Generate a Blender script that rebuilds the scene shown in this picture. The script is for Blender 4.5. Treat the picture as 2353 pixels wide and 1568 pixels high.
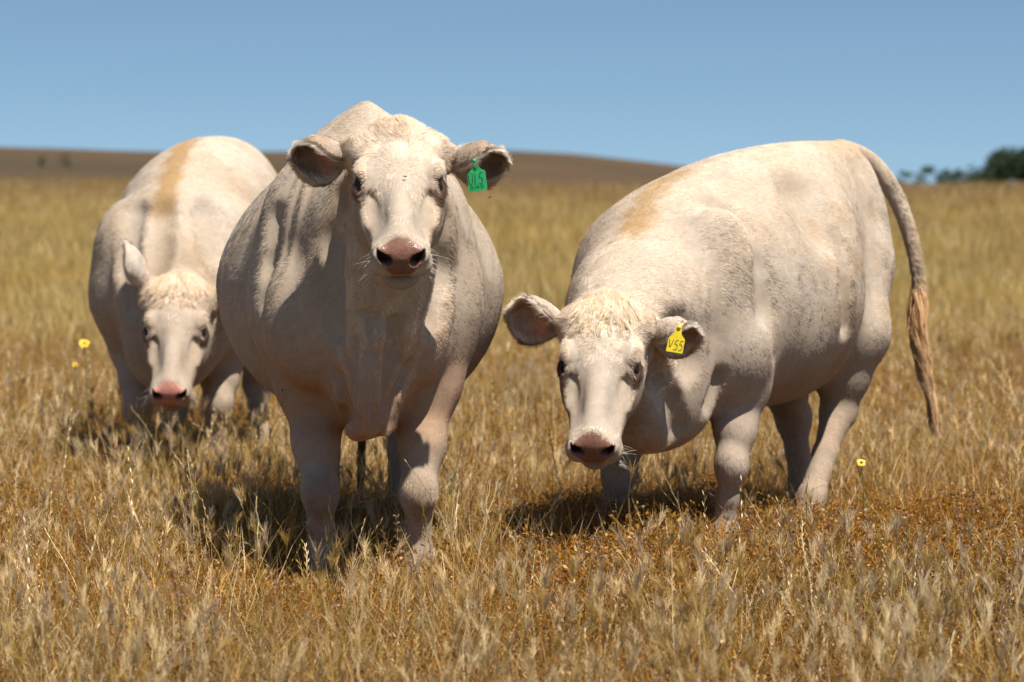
import bpy, math, random
import numpy as np
from mathutils import Vector

rng = np.random.default_rng(7)
random.seed(7)
scene = bpy.context.scene
for o in list(bpy.data.objects):
    bpy.data.objects.remove(o)

# ------------------------------------------------------------------ camera, light, exposure
F = 6960.0 / 2353.0                      # focal length in picture widths
EYE = 1.15
PITCH = math.atan((784 - 430) / 6960.0)
cam_d = bpy.data.cameras.new("camera")
cam = bpy.data.objects.new("camera", cam_d)
scene.collection.objects.link(cam)
cam.location = (0, 0, EYE)
cam.rotation_euler = (math.pi / 2 - PITCH, 0, 0)
cam_d.sensor_width = 36.0
cam_d.lens = 36.0 * F
cam_d.clip_start = 0.1
cam_d.clip_end = 8000
cam_d.dof.use_dof = True
cam_d.dof.focus_distance = 7.85
cam_d.dof.aperture_fstop = 4.6
scene.camera = cam

SUN_DIR = Vector((0.25, -0.37, 0.89)).normalized()     # towards the sun
elev = math.asin(SUN_DIR.z)
azim = math.atan2(SUN_DIR.x, SUN_DIR.y)                 # clockwise from +Y
world = bpy.data.worlds.new("World")
scene.world = world
world.use_nodes = True
wn = world.node_tree
wn.nodes.clear()
w_out = wn.nodes.new("ShaderNodeOutputWorld")
w_bg = wn.nodes.new("ShaderNodeBackground")
w_sky = wn.nodes.new("ShaderNodeTexSky")
w_sky.sky_type = 'NISHITA'
w_sky.sun_disc = False
w_sky.sun_elevation = elev
w_sky.sun_rotation = azim
w_sky.altitude = 1500
w_sky.air_density = 1.0
w_sky.dust_density = 0.05
w_sky.ozone_density = 1.0
w_geo = wn.nodes.new("ShaderNodeTexCoord")
w_map = wn.nodes.new("ShaderNodeMapping")
w_map.inputs['Location'].default_value = (0, 0, 0.11)
w_map.inputs['Scale'].default_value = (1, 1, 1.5)
wn.links.new(w_geo.outputs['Generated'], w_map.inputs['Vector'])
w_nrm = wn.nodes.new("ShaderNodeVectorMath"); w_nrm.operation = 'NORMALIZE'
wn.links.new(w_map.outputs['Vector'], w_nrm.inputs[0])
wn.links.new(w_nrm.outputs['Vector'], w_sky.inputs['Vector'])
w_bg.inputs['Strength'].default_value = 0.057
w_tint = wn.nodes.new("ShaderNodeVectorMath"); w_tint.operation = 'MULTIPLY'
w_tint.inputs[1].default_value = (0.95, 1.04, 1.02)
wn.links.new(w_sky.outputs['Color'], w_tint.inputs[0])
wn.links.new(w_tint.outputs['Vector'], w_bg.inputs['Color'])
wn.links.new(w_bg.outputs['Background'], w_out.inputs['Surface'])

sun_d = bpy.data.lights.new("sun", 'SUN')
sun_d.energy = 4.4
sun_d.angle = math.radians(0.53)
sun_d.color = (1.0, 0.96, 0.90)
sun = bpy.data.objects.new("sun", sun_d)
scene.collection.objects.link(sun)
sun.location = (3, -3, 10)
sun.rotation_euler = SUN_DIR.to_track_quat('Z', 'Y').to_euler()

vs = scene.view_settings
vs.view_transform = 'Standard'
vs.look = 'None'
vs.gamma = 1
vs.exposure = 0.88
vs.use_curve_mapping = False
scene.cycles.max_bounces = 8
scene.cycles.diffuse_bounces = 4
scene.cycles.transparent_max_bounces = 8
scene.cycles.use_denoising = True

# ------------------------------------------------------------------ helpers
CP, SP = math.cos(PITCH), math.sin(PITCH)


def at(px, py, Y):
    """point at depth Y (metres in front of the lens) seen at (px, py) of a 2353 x 1568 print"""
    u = (px - 1176.5) / 6960.0
    v = (784 - py) / 6960.0
    dy = CP + v * SP
    dz = -SP + v * CP
    t = Y / dy
    return np.array([u * t, Y, EYE + dz * t])


def link(o, parent=None):
    scene.collection.objects.link(o)
    if parent is not None:
        o.parent = parent
    return o


def tag(o, label=None, category=None, group=None, kind=None):
    for k, v in (("label", label), ("category", category), ("group", group), ("kind", kind)):
        if v:
            o[k] = v
    return o


def mesh_from(name, V, Fc, mat=None, parent=None, smooth=True, attrs=None, offset=None):
    me = bpy.data.meshes.new(name)
    V = np.asarray(V, dtype=np.float32)
    if offset is not None:
        V = V - np.asarray(offset, dtype=np.float32)
    if isinstance(Fc, np.ndarray):
        n, k = Fc.shape
        me.vertices.add(len(V))
        me.vertices.foreach_set("co", V.ravel())
        me.loops.add(n * k)
        me.loops.foreach_set("vertex_index", Fc.astype(np.int32).ravel())
        me.polygons.add(n)
        me.polygons.foreach_set("loop_start", np.arange(0, n * k, k, dtype=np.int32))
        me.polygons.foreach_set("loop_total", np.full(n, k, dtype=np.int32))
        me.update(calc_edges=True)
        me.validate()
    else:
        me.from_pydata([tuple(map(float, v)) for v in V], [], [tuple(map(int, f)) for f in Fc])
        me.update()
    if smooth:
        me.polygons.foreach_set("use_smooth", np.ones(len(me.polygons), dtype=bool))
    if attrs:
        for an, av in attrs.items():
            av = np.asarray(av, dtype=np.float32)
            if av.ndim == 2:
                a = me.attributes.new(an, 'FLOAT_COLOR', 'POINT')
                c = np.ones((len(V), 4), dtype=np.float32)
                c[:, :3] = av[:, :3]
                a.data.foreach_set("color", c.ravel())
            else:
                a = me.attributes.new(an, 'FLOAT', 'POINT')
                a.data.foreach_set("value", av)
    if mat:
        me.materials.append(mat)
    o = bpy.data.objects.new(name, me)
    return link(o, parent)


def curves_from(name, pts, rad, mat, parent=None, attrs=None, offset=None):
    """pts (n,k,3), rad (k,) or (n,k); attrs: name -> (n,3) per curve"""
    n, k, _ = pts.shape
    cu = bpy.data.hair_curves.new(name)
    cu.add_curves([k] * n)
    P = pts.astype(np.float32)
    if offset is not None:
        P = P - np.asarray(offset, dtype=np.float32)
    cu.attributes['position'].data.foreach_set("vector", P.reshape(-1))
    r = np.broadcast_to(rad, (n, k)).astype(np.float32).reshape(-1)
    ra = cu.attributes.get('radius') or cu.attributes.new('radius', 'FLOAT', 'POINT')
    ra.data.foreach_set("value", np.ascontiguousarray(r))
    for an, av in (attrs or {}).items():
        a = cu.attributes.new(an, 'FLOAT_VECTOR', 'CURVE')
        a.data.foreach_set("vector", np.ascontiguousarray(av, dtype=np.float32).reshape(-1))
    cu.materials.append(mat)
    o = bpy.data.objects.new(name, cu)
    return link(o, parent)


# smooth value noise on numpy points
_perm = np.random.default_rng(3).random((64, 64, 64)).astype(np.float32)


def vnoise(P, f=1.0, seed=0):
    Q = np.asarray(P, dtype=np.float32) * f + 17.3 * (seed + 1) + 100
    i = np.floor(Q).astype(np.int64)
    t = Q - i
    t = t * t * (3 - 2 * t)
    i &= 63
    j = (i + 1) & 63
    x0, y0, z0 = i[:, 0], i[:, 1], i[:, 2]
    x1, y1, z1 = j[:, 0], j[:, 1], j[:, 2]
    a, b, c = t[:, 0], t[:, 1], t[:, 2]
    p = _perm
    v = ((p[x0, y0, z0] * (1 - a) + p[x1, y0, z0] * a) * (1 - b) + (p[x0, y1, z0] * (1 - a) + p[x1, y1, z0] * a) * b) * (1 - c) + \
        ((p[x0, y0, z1] * (1 - a) + p[x1, y0, z1] * a) * (1 - b) + (p[x0, y1, z1] * (1 - a) + p[x1, y1, z1] * a) * b) * c
    return v * 2 - 1


def vnoise3(P, f, seed=0):
    return np.stack([vnoise(P, f, seed + k * 5) for k in range(3)], axis=1)


def sstep(a, b, x):
    t = np.clip((x - a) / (b - a), 0, 1)
    return t * t * (3 - 2 * t)


def unit(v):
    v = np.asarray(v, dtype=np.float64)
    return v / (np.linalg.norm(v, axis=-1, keepdims=True) + 1e-12)


# ------------------------------------------------------------------ materials
def new_mat(name):
    m = bpy.data.materials.new(name)
    m.use_nodes = True
    nt = m.node_tree
    return m, nt, nt.nodes['Principled BSDF']


def simple_mat(name, col, rough=0.6, noise=None, spec=0.5, coat=0.0):
    m, nt, b = new_mat(name)
    b.inputs['Base Color'].default_value = (*col, 1)
    b.inputs['Roughness'].default_value = rough
    b.inputs['Specular IOR Level'].default_value = spec
    b.inputs['Coat Weight'].default_value = coat
    if noise:
        scale, amt = noise
        tc = nt.nodes.new("ShaderNodeTexCoord")
        n = nt.nodes.new("ShaderNodeTexNoise")
        n.inputs['Scale'].default_value = scale
        n.inputs['Detail'].default_value = 5
        nt.links.new(tc.outputs['Object'], n.inputs['Vector'])
        mx = nt.nodes.new("ShaderNodeMix"); mx.data_type = 'RGBA'
        mx.inputs[6].default_value = (*[c * (1 - amt) for c in col], 1)
        mx.inputs[7].default_value = (*[min(1, c * (1 + amt)) for c in col], 1)
        nt.links.new(n.outputs['Fac'], mx.inputs[0])
        nt.links.new(mx.outputs[2], b.inputs['Base Color'])
    return m


def hide_mat():
    """short coat over skin: vertex colour broken up by fine streaky noise, with relief"""
    m, nt, b = new_mat("cow_hide")
    L = nt.links
    at_ = nt.nodes.new("ShaderNodeAttribute"); at_.attribute_name = "col"
    wet = nt.nodes.new("ShaderNodeAttribute"); wet.attribute_name = "wet"
    tc = nt.nodes.new("ShaderNodeTexCoord")
    mp = nt.nodes.new("ShaderNodeMapping"); mp.inputs['Scale'].default_value = (1, 1, 0.35)
    L.new(tc.outputs['Object'], mp.inputs['Vector'])
    n1 = nt.nodes.new("ShaderNodeTexNoise"); n1.inputs['Scale'].default_value = 140; n1.inputs['Detail'].default_value = 4
    n2 = nt.nodes.new("ShaderNodeTexNoise"); n2.inputs['Scale'].default_value = 28; n2.inputs['Detail'].default_value = 4
    n2.inputs['Distortion'].default_value = 1.2
    L.new(mp.outputs['Vector'], n1.inputs['Vector']); L.new(tc.outputs['Object'], n2.inputs['Vector'])
    r1 = nt.nodes.new("ShaderNodeMapRange"); r1.inputs[3].default_value = 0.91; r1.inputs[4].default_value = 1.08
    r2 = nt.nodes.new("ShaderNodeMapRange"); r2.inputs[1].default_value = 0.3; r2.inputs[2].default_value = 0.7
    r2.inputs[3].default_value = 0.88; r2.inputs[4].default_value = 1.08
    L.new(n1.outputs['Fac'], r1.inputs[0]); L.new(n2.outputs['Fac'], r2.inputs[0])
    mu = nt.nodes.new("ShaderNodeMath"); mu.operation = 'MULTIPLY'
    L.new(r1.outputs[0], mu.inputs[0]); L.new(r2.outputs[0], mu.inputs[1])
    vm = nt.nodes.new("ShaderNodeVectorMath"); vm.operation = 'SCALE'
    L.new(at_.outputs['Color'], vm.inputs[0]); L.new(mu.outputs[0], vm.inputs['Scale'])
    L.new(vm.outputs['Vector'], b.inputs['Base Color'])
    bp = nt.nodes.new("ShaderNodeBump"); bp.inputs['Strength'].default_value = 0.22; bp.inputs['Distance'].default_value = 0.004
    ad = nt.nodes.new("ShaderNodeMath"); ad.operation = 'ADD'
    L.new(n1.outputs['Fac'], ad.inputs[0]); L.new(n2.outputs['Fac'], ad.inputs[1])
    n3 = nt.nodes.new("ShaderNodeTexVoronoi"); n3.inputs['Scale'].default_value = 230
    L.new(tc.outputs['Object'], n3.inputs['Vector'])
    mw = nt.nodes.new("ShaderNodeMath"); mw.operation = 'MULTIPLY'
    L.new(n3.outputs['Distance'], mw.inputs[0]); L.new(wet.outputs['Fac'], mw.inputs[1])
    ad2 = nt.nodes.new("ShaderNodeMath"); ad2.operation = 'MULTIPLY_ADD'; ad2.inputs[1].default_value = .7
    L.new(mw.outputs[0], ad2.inputs[0]); L.new(ad.outputs[0], ad2.inputs[2])
    L.new(ad2.outputs[0], bp.inputs['Height']); L.new(bp.outputs['Normal'], b.inputs['Normal'])
    rr = nt.nodes.new("ShaderNodeMapRange"); rr.inputs[3].default_value = 0.85; rr.inputs[4].default_value = 0.33
    L.new(wet.outputs['Fac'], rr.inputs[0]); L.new(rr.outputs[0], b.inputs['Roughness'])
    b.inputs['Specular IOR Level'].default_value = 0.3
    return m


def fur_mat(name="cow_fur"):
    """strands scatter light as the coat they lie in does, on both sides of the strand"""
    m, nt, b = new_mat(name)
    nt.nodes.remove(b)
    L = nt.links
    out = [n for n in nt.nodes if n.type == 'OUTPUT_MATERIAL'][0]
    a = nt.nodes.new("ShaderNodeAttribute"); a.attribute_name = "fcol"
    n = nt.nodes.new("ShaderNodeAttribute"); n.attribute_name = "fnrm"
    neg = nt.nodes.new("ShaderNodeVectorMath"); neg.operation = 'SCALE'; neg.inputs['Scale'].default_value = -1
    L.new(n.outputs['Vector'], neg.inputs[0])
    d = nt.nodes.new("ShaderNodeBsdfDiffuse")
    L.new(a.outputs['Vector'], d.inputs['Color']); L.new(n.outputs['Vector'], d.inputs['Normal'])
    tr = nt.nodes.new("ShaderNodeBsdfTranslucent")
    L.new(a.outputs['Vector'], tr.inputs['Color']); L.new(neg.outputs['Vector'], tr.inputs['Normal'])
    mx = nt.nodes.new("ShaderNodeAddShader")
    L.new(d.outputs[0], mx.inputs[0]); L.new(tr.outputs[0], mx.inputs[1])
    L.new(mx.outputs[0], out.inputs['Surface'])
    return m


M_HIDE = hide_mat()
M_FUR = fur_mat()
M_EYE = simple_mat("eyeball", (0.010, 0.006, 0.004), 0.16, spec=0.25, coat=0.0)
M_INK = simple_mat("ink", (0.012, 0.014, 0.012), 0.6)
M_GTAG = simple_mat("green_plastic", (0.02, 0.36, 0.11), 0.45, noise=(30, 0.18))
M_YTAG = simple_mat("yellow_plastic", (0.66, 0.49, 0.012), 0.5, noise=(60, 0.25))


# ------------------------------------------------------------------ implicit surface toolkit
class Frame:
    def __init__(s, o, x, z):
        s.o = np.asarray(o, float)
        s.x = unit(x)
        z = np.asarray(z, float)
        s.z = unit(z - s.x * np.dot(z, s.x))
        s.y = np.cross(s.z, s.x)
        s.R = np.stack([s.x, s.y, s.z], axis=1)     # columns

    def pt(s, x, y, z):
        return s.o + s.x * x + s.y * y + s.z * z

    def loc(s, P):
        return (P - s.o) @ s.R


def catmull(xs, ys, xq):
    xs = np.asarray(xs, float); ys = np.asarray(ys, float)
    d = np.diff(ys) / np.diff(xs)
    m = np.zeros(len(xs))
    m[1:-1] = np.where(d[:-1] * d[1:] > 0, 2 * d[:-1] * d[1:] / (d[:-1] + d[1:] + 1e-12 * np.sign(d[:-1] + d[1:] + 1e-30)), 0)
    m[0], m[-1] = d[0], d[-1]
    i = np.clip(np.searchsorted(xs, xq) - 1, 0, len(xs) - 2)
    h = xs[i + 1] - xs[i]
    t = np.clip((xq - xs[i]) / h, 0, 1)
    h00 = 2 * t**3 - 3 * t**2 + 1; h10 = t**3 - 2 * t**2 + t; h01 = -2 * t**3 + 3 * t**2; h11 = t**3 - t**2
    return h00 * ys[i] + h10 * h * m[i] + h01 * ys[i + 1] + h11 * h * m[i + 1]


class Loft:
    """rows: x, yc, ztop, zwide, zbot, halfwidth, p_up, p_low in frame fr"""
    def __init__(s, fr, rows):
        s.fr = fr
        a = np.array(rows, float)
        s.x0, s.x1 = a[0, 0], a[-1, 0]
        s.lx = np.linspace(s.x0, s.x1, 300)
        s.t = [catmull(a[:, 0], a[:, k], s.lx).astype(np.float32) for k in range(1, 8)]
        gw = np.abs(np.gradient(s.t[4], s.lx))
        gt = np.maximum(np.abs(np.gradient(s.t[1], s.lx)), np.abs(np.gradient(s.t[3], s.lx)))
        s.g = np.sqrt(1 + np.minimum(np.maximum(gw, gt), 6)**2).astype(np.float32)
        cs = [fr.pt(x, y, z) for x in (s.x0, s.x1) for y in (-a[:, 5].max() + a[:, 1].min(), a[:, 5].max() + a[:, 1].max()) for z in (a[:, 4].min(), a[:, 2].max())]
        s.lo, s.hi = np.min(cs, 0), np.max(cs, 0)

    def __call__(s, P):
        q = s.fr.loc(P)
        x = q[:, 0]
        xc = np.clip(x, s.x0, s.x1)
        yc, zt, zw, zb, w, pu, pl = [np.interp(xc, s.lx, t) for t in s.t]
        g = np.interp(xc, s.lx, s.g)
        dy = q[:, 1] - yc
        dz = q[:, 2] - zw
        up = dz > 0
        h = np.where(up, zt - zw, zw - zb)
        p = np.where(up, pu, pl)
        r = (np.abs(dy / w)**p + np.abs(dz / h)**p)**(1 / p) + 1e-6
        rad = np.sqrt(dy * dy + dz * dz)
        rad = np.where(r < 0.3, np.maximum(rad, np.minimum(w, h) * r), rad)
        d = (1 - 1 / np.maximum(r, 0.25)) * rad
        d = np.where(r < 0.25, -3 * np.minimum(w, h) * 0.3, d) / g
        dx = np.abs(x - xc)
        return np.where(dx > 0, np.sqrt(np.maximum(d, 0)**2 + dx * dx) + np.minimum(d, 0) * 0, d)


class Ell:
    def __init__(s, c, r, R=None):
        s.c = np.asarray(c, float); s.r = np.asarray(r, float)
        s.R = R
        m = s.r.max() if R is not None else s.r
        s.lo, s.hi = s.c - m, s.c + m

    def __call__(s, P):
        p = P - s.c
        if s.R is not None:
            p = p @ s.R
        k0 = np.sqrt(((p / s.r)**2).sum(1)) + 1e-9
        k1 = np.sqrt(((p / (s.r * s.r))**2).sum(1)) + 1e-9
        return k0 * (k0 - 1) / k1


class Cone:
    def __init__(s, a, b, ra, rb, flat=None):
        s.a = np.asarray(a, float); s.b = np.asarray(b, float)
        s.ra, s.rb = ra, rb
        s.flat = flat                     # (direction, factor)
        m = max(ra, rb) * (max(1.0, flat[1]) if flat else 1)
        s.lo, s.hi = np.minimum(s.a, s.b) - m, np.maximum(s.a, s.b) + m

    def __call__(s, P):
        ba = s.b - s.a
        p = P - s.a
        t = np.clip((p @ ba) / ba.dot(ba), 0, 1)
        q = p - t[:, None] * ba
        if s.flat:
            n = unit(s.flat[0])
            q = q + n * ((q @ n) * (1 / s.flat[1] - 1))[:, None]
        ts = t * t * (3 - 2 * t)
        return np.sqrt((q * q).sum(1)) - (s.ra + (s.rb - s.ra) * (0.5 * t + 0.5 * ts))


def chain(pts, rads, k, flat=None):
    return [('u', k, Cone(pts[i], pts[i + 1], rads[i], rads[i + 1], flat)) for i in range(len(pts) - 1)]


def surface_at(ops, px, py, y0, y1):
    """where the sight line through (px, py) first meets the form being modelled"""
    Y = np.linspace(y0, y1, 400)
    P = np.array([at(px, py, y) for y in Y])
    D = evaluate(ops, P)
    i = np.where(D < 0)[0]
    i = i[0] if len(i) else int(np.argmin(D))
    return P[i]


def crease(ops, pts, y0, y1, r, depth, k):
    """a soft valley pressed into the surface along a line"""
    S = [surface_at(ops, px, py, y0, y1) for px, py in pts]
    S = [p + unit(np.array([0, 0, EYE]) - p) * (r - depth) for p in S]
    if len(S) == 1:
        return ops + [('s', k, Ell(S[0], (r, r, r)))]
    return ops + [('s', k, Cone(a, b, r, r)) for a, b in zip(S[:-1], S[1:])]


def swell(ops, px, py, y0, y1, r, height, k):
    p = surface_at(ops, px, py, y0, y1)
    d = unit(np.array([0, 0, EYE]) - p)
    return ops + [('u', k, Ell(p - d * (r[1] - height), r))]


def evaluate(ops, P):
    D = np.full(len(P), 10.0)
    for kind, k, pr in ops:
        mg = k + 0.05
        m = np.all((P > pr.lo - mg) & (P < pr.hi + mg), axis=1)
        if not m.any():
            continue
        a = D[m]
        b = pr(P[m])
        if kind == 'u':
            h = np.maximum(k - np.abs(a - b), 0) / k
            D[m] = np.minimum(a, b) - h * h * k / 4
        elif kind == 's':
            b = -b
            h = np.maximum(k - np.abs(a - b), 0) / k
            D[m] = np.maximum(a, b) + h * h * k / 4
        elif kind == 'd':                 # displacement field: callable returns metres to add
            D[m] = a + b
    return D


class Disp:
    """adds amp * pattern inside a soft ellipsoid"""
    def __init__(s, c, r, fn):
        s.c = np.asarray(c, float); s.r = np.asarray(r, float); s.fn = fn
        s.lo, s.hi = s.c - s.r, s.c + s.r

    def __call__(s, P):
        q = np.sqrt((((P - s.c) / s.r)**2).sum(1))
        return s.fn(P) * (1 - sstep(0.45, 1.0, q))


def polygonise(ops, fine_boxes, h=0.009, hf=0.0038):
    lo = np.min([o[2].lo for o in ops if o[0] == 'u'], 0) - 0.04
    hi = np.max([o[2].hi for o in ops if o[0] == 'u'], 0) + 0.04
    axes = []
    for ax in range(3):
        c = [lo[ax]]
        while c[-1] < hi[ax]:
            st = hf if any(b[0][ax] <= c[-1] <= b[1][ax] for b in fine_boxes) else h
            c.append(c[-1] + st)
        axes.append(np.array(c))
    H = 0.022
    caxes = [np.arange(lo[a], hi[a] + H, H) for a in range(3)]
    G = np.stack(np.meshgrid(*caxes, indexing='ij'), -1).reshape(-1, 3)
    Dc = evaluate(ops, G).reshape([len(c) for c in caxes])
    ix = [np.clip(np.round((axes[a] - lo[a]) / H).astype(int), 0, len(caxes[a]) - 1) for a in range(3)]
    up = Dc[np.ix_(*ix)]
    V = np.where(up < 0, -1.0, 1.0).astype(np.float32)
    band = np.abs(up) < 0.045
    bi = np.argwhere(band)
    P = np.stack([axes[a][bi[:, a]] for a in range(3)], 1)
    vals = np.empty(len(P))
    for s in range(0, len(P), 400000):
        vals[s:s + 400000] = evaluate(ops, P[s:s + 400000])
    V[bi[:, 0], bi[:, 1], bi[:, 2]] = vals
    # surface nets
    ins = V < 0
    cnt = np.zeros([n - 1 for n in V.shape], np.int8)
    for dx in (0, 1):
        for dy in (0, 1):
            for dz in (0, 1):
                cnt += ins[dx:dx + cnt.shape[0], dy:dy + cnt.shape[1], dz:dz + cnt.shape[2]]
    act = (cnt > 0) & (cnt < 8)
    ci = np.argwhere(act)
    vid = np.full(act.shape, -1, np.int32)
    vid[ci[:, 0], ci[:, 1], ci[:, 2]] = np.arange(len(ci))
    acc = np.zeros((len(ci), 3)); num = np.zeros(len(ci))
    X = [axes[a] for a in range(3)]
    for ax in range(3):
        o1, o2 = [a for a in range(3) if a != ax]
        for u in (0, 1):
            for v in (0, 1):
                a = ci.copy(); a[:, o1] += u; a[:, o2] += v
                b = a.copy(); b[:, ax] += 1
                va = V[a[:, 0], a[:, 1], a[:, 2]]; vb = V[b[:, 0], b[:, 1], b[:, 2]]
                m = (va < 0) != (vb < 0)
                t = va[m] / (va[m] - vb[m])
                p = np.empty((m.sum(), 3))
                p[:, o1] = X[o1][a[m, o1]]; p[:, o2] = X[o2][a[m, o2]]
                p[:, ax] = X[ax][a[m, ax]] + t * (X[ax][b[m, ax]] - X[ax][a[m, ax]])
                acc[m] += p; num[m] += 1
    Vt = acc / num[:, None]
    quads = []
    for ax in range(3):
        o1, o2 = [(1, 2), (2, 0), (0, 1)][ax]
        sl0 = [slice(None)] * 3; sl1 = [slice(None)] * 3
        sl0[ax] = slice(0, -1); sl1[ax] = slice(1, None)
        a = ins[tuple(sl0)]; b = ins[tuple(sl1)]
        e = np.argwhere(a != b)
        e = e[(e[:, o1] > 0) & (e[:, o2] > 0) & (e[:, o1] < V.shape[o1] - 1) & (e[:, o2] < V.shape[o2] - 1)]
        flip = a[e[:, 0], e[:, 1], e[:, 2]]
        def c(d1, d2):
            q = e.copy(); q[:, o1] += d1; q[:, o2] += d2
            return vid[q[:, 0], q[:, 1], q[:, 2]]
        q = np.stack([c(-1, -1), c(0, -1), c(0, 0), c(-1, 0)], 1)
        q[~flip] = q[~flip][:, ::-1]
        quads.append(q)
    Q = np.concatenate(quads)
    Q = Q[(Q >= 0).all(1)]
    # gentle relaxation
    for _ in range(2):
        s = np.zeros_like(Vt); n = np.zeros(len(Vt))
        for i in range(4):
            for j in ((i + 1) % 4,):
                np.add.at(s, Q[:, i], Vt[Q[:, j]]); np.add.at(n, Q[:, i], 1)
                np.add.at(s, Q[:, j], Vt[Q[:, i]]); np.add.at(n, Q[:, j], 1)
        Vt = Vt * 0.5 + 0.5 * s / np.maximum(n, 1)[:, None]
    return Vt, Q


def vert_normals(V, Q):
    n = np.cross(V[Q[:, 2]] - V[Q[:, 0]], V[Q[:, 3]] - V[Q[:, 1]])
    N = np.zeros_like(V)
    for k in range(4):
        np.add.at(N, Q[:, k], n)
    return unit(N)


# ------------------------------------------------------------------ cow pieces
HEAD_ROWS = [
    (-.030, 0, -.035, -.08, -.13, .035, 2.2, 2), (-.015, 0, -.010, -.075, -.15, .064, 2.3, 2), (.01, 0, .010, -.07, -.18, .084, 2.4, 2),
    (.05, 0, .024, -.06, -.205, .100, 2.4, 2), (.10, 0, .030, -.06, -.225, .109, 2.4, 2), (.16, 0, .030, -.07, -.228, .112, 2.3, 2.2),
    (.21, 0, .018, -.08, -.222, .109, 2.2, 2.3), (.26, 0, -.004, -.10, -.206, .098, 2.0, 2.4), (.32, 0, -.028, -.105, -.184, .083, 2.0, 2.3),
    (.375, 0, -.038, -.10, -.165, .073, 2.1, 2.3), (.42, 0, -.030, -.09, -.150, .070, 2.2, 2.4), (.455, 0, -.024, -.085, -.136, .071, 2.4, 2.6),
    (.482, 0, -.032, -.082, -.127, .067, 2.5, 2.6), (.497, 0, -.046, -.084, -.118, .054, 2.4, 2.4), (.505, 0, -.062, -.086, -.106, .030, 2, 2)]


def head_ops(H, S=1.0, W=1.0):
    rows = [(r[0] * S, 0, r[2] * S, r[3] * S, r[4] * S, r[5] * S * W, r[6], r[7]) for r in HEAD_ROWS]
    E = lambda x, y, z, rx, ry, rz: Ell(H.pt(x * S, y * S * W, z * S), (rx * S, ry * S, rz * S), H.R)
    ops = [('u', .05, Loft(H, rows))]
    for s in (1, -1):
        ops += [('u', .035, E(.185, s * .070, -.135, .095, .036, .078)),
                ('u', .018, E(.210, s * .086, -.044, .050, .028, .031)),
                ('u', .014, E(.182, s * .083, -.006, .042, .022, .022)),
                ('s', .020, E(.285, s * .070, -.034, .040, .014, .014)),
                ('u', .018, E(.275, s * .080, -.082, .060, .014, .016)),
                ('u', .010, E(.484, s * .047, -.066, .022, .021, .027)),
                ('u', .014, E(.463, s * .044, -.102, .038, .034, .028)),
                ('s', .020, E(.355, s * .066, -.044, .060, .014, .018)),
                ('s', .030, E(.10, s * .128, -.075, .05, .014, .03))]
    ops += [('u', .022, Cone(H.pt(.14 * S, 0, -.012 * S), H.pt(.44 * S, 0, -.044 * S), .040 * S, .034 * S)),
            ('u', .045, E(.02, 0, .0, .045, .06, .032)),
            ('u', .012, E(.425, 0, -.158, .060, .050, .030)),
            ('s', .007, E(.490, 0, -.131, .045, .075, .0050))]
    eyes = []
    for s in (1, -1):
        c = H.pt(.219 * S, s * .085 * S * W, -.039 * S)
        out = unit(H.y * s * .68 + H.z * .66 + H.x * .28)
        tx = unit(H.x - out * np.dot(H.x, out))
        tx = unit(tx - 0.35 * H.z)
        tx = unit(tx - out * np.dot(tx, out))
        tv = np.cross(out, tx); tv = tv * np.sign(np.dot(tv, H.z))
        re = .0205 * S
        ops.append(('s', .006, Ell(c + out * .026 * S, (.0260 * S, .0230 * S, .025 * S), np.stack([tx, tv, out], 1))))
        ring = [c + unit(out * .62 + tx * math.cos(a) + tv * math.sin(a) * .98) * (re + .003 * S) for a in np.linspace(0, 2 * math.pi, 13)]
        ops += chain(ring, [.0070 * S] * 13, .008)
        up = [c + unit(out * 1.0 + tx * math.cos(a) * 1.15 + tv * math.sin(a) * .86) * (re + .0015 * S) for a in np.linspace(0, math.pi, 7)]
        dn = [c + unit(out * 1.0 + tx * math.cos(a) * 1.15 - tv * math.sin(a) * .80) * (re + .0010 * S) for a in np.linspace(0, math.pi, 7)]
        ops += chain(up, [.0034 * S] + [.0042 * S] * 5 + [.0034 * S], .004) + chain(dn, [.0032 * S] * 7, .004)
        eyes.append((c + out * .003 * S, out, tx, tv, c))
    for s in (1, -1):
        n = H.pt(.502 * S, s * .038 * S * W, -.066 * S)
        R = np.stack([H.x, unit(H.y * s + H.z * .75), np.cross(H.x, unit(H.y * s + H.z * .75))], 1)
        ops.append(('s', .006, Ell(n, (.030 * S, .0215 * S, .0125 * S), R)))
        n2 = H.pt(.498 * S, s * .052 * S * W, -.052 * S)
        ops.append(('s', .006, Ell(n2, (.022 * S, .014 * S, .0060 * S), R)))
    return ops, eyes


CREAM = np.array([.385, .302, .222])
WHITE = np.array([.44, .374, .302])
TAN = np.array([.285, .195, .115])
OCHRE = np.array([.29, .175, .07])
DIRT = np.array([.20, .14, .085])
PINK = np.array([.21, .10, .066])
EARIN = np.array([.30, .17, .10])


def mixc(C, m, col):
    return C * (1 - m[:, None]) + np.asarray(col) * m[:, None]


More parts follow.
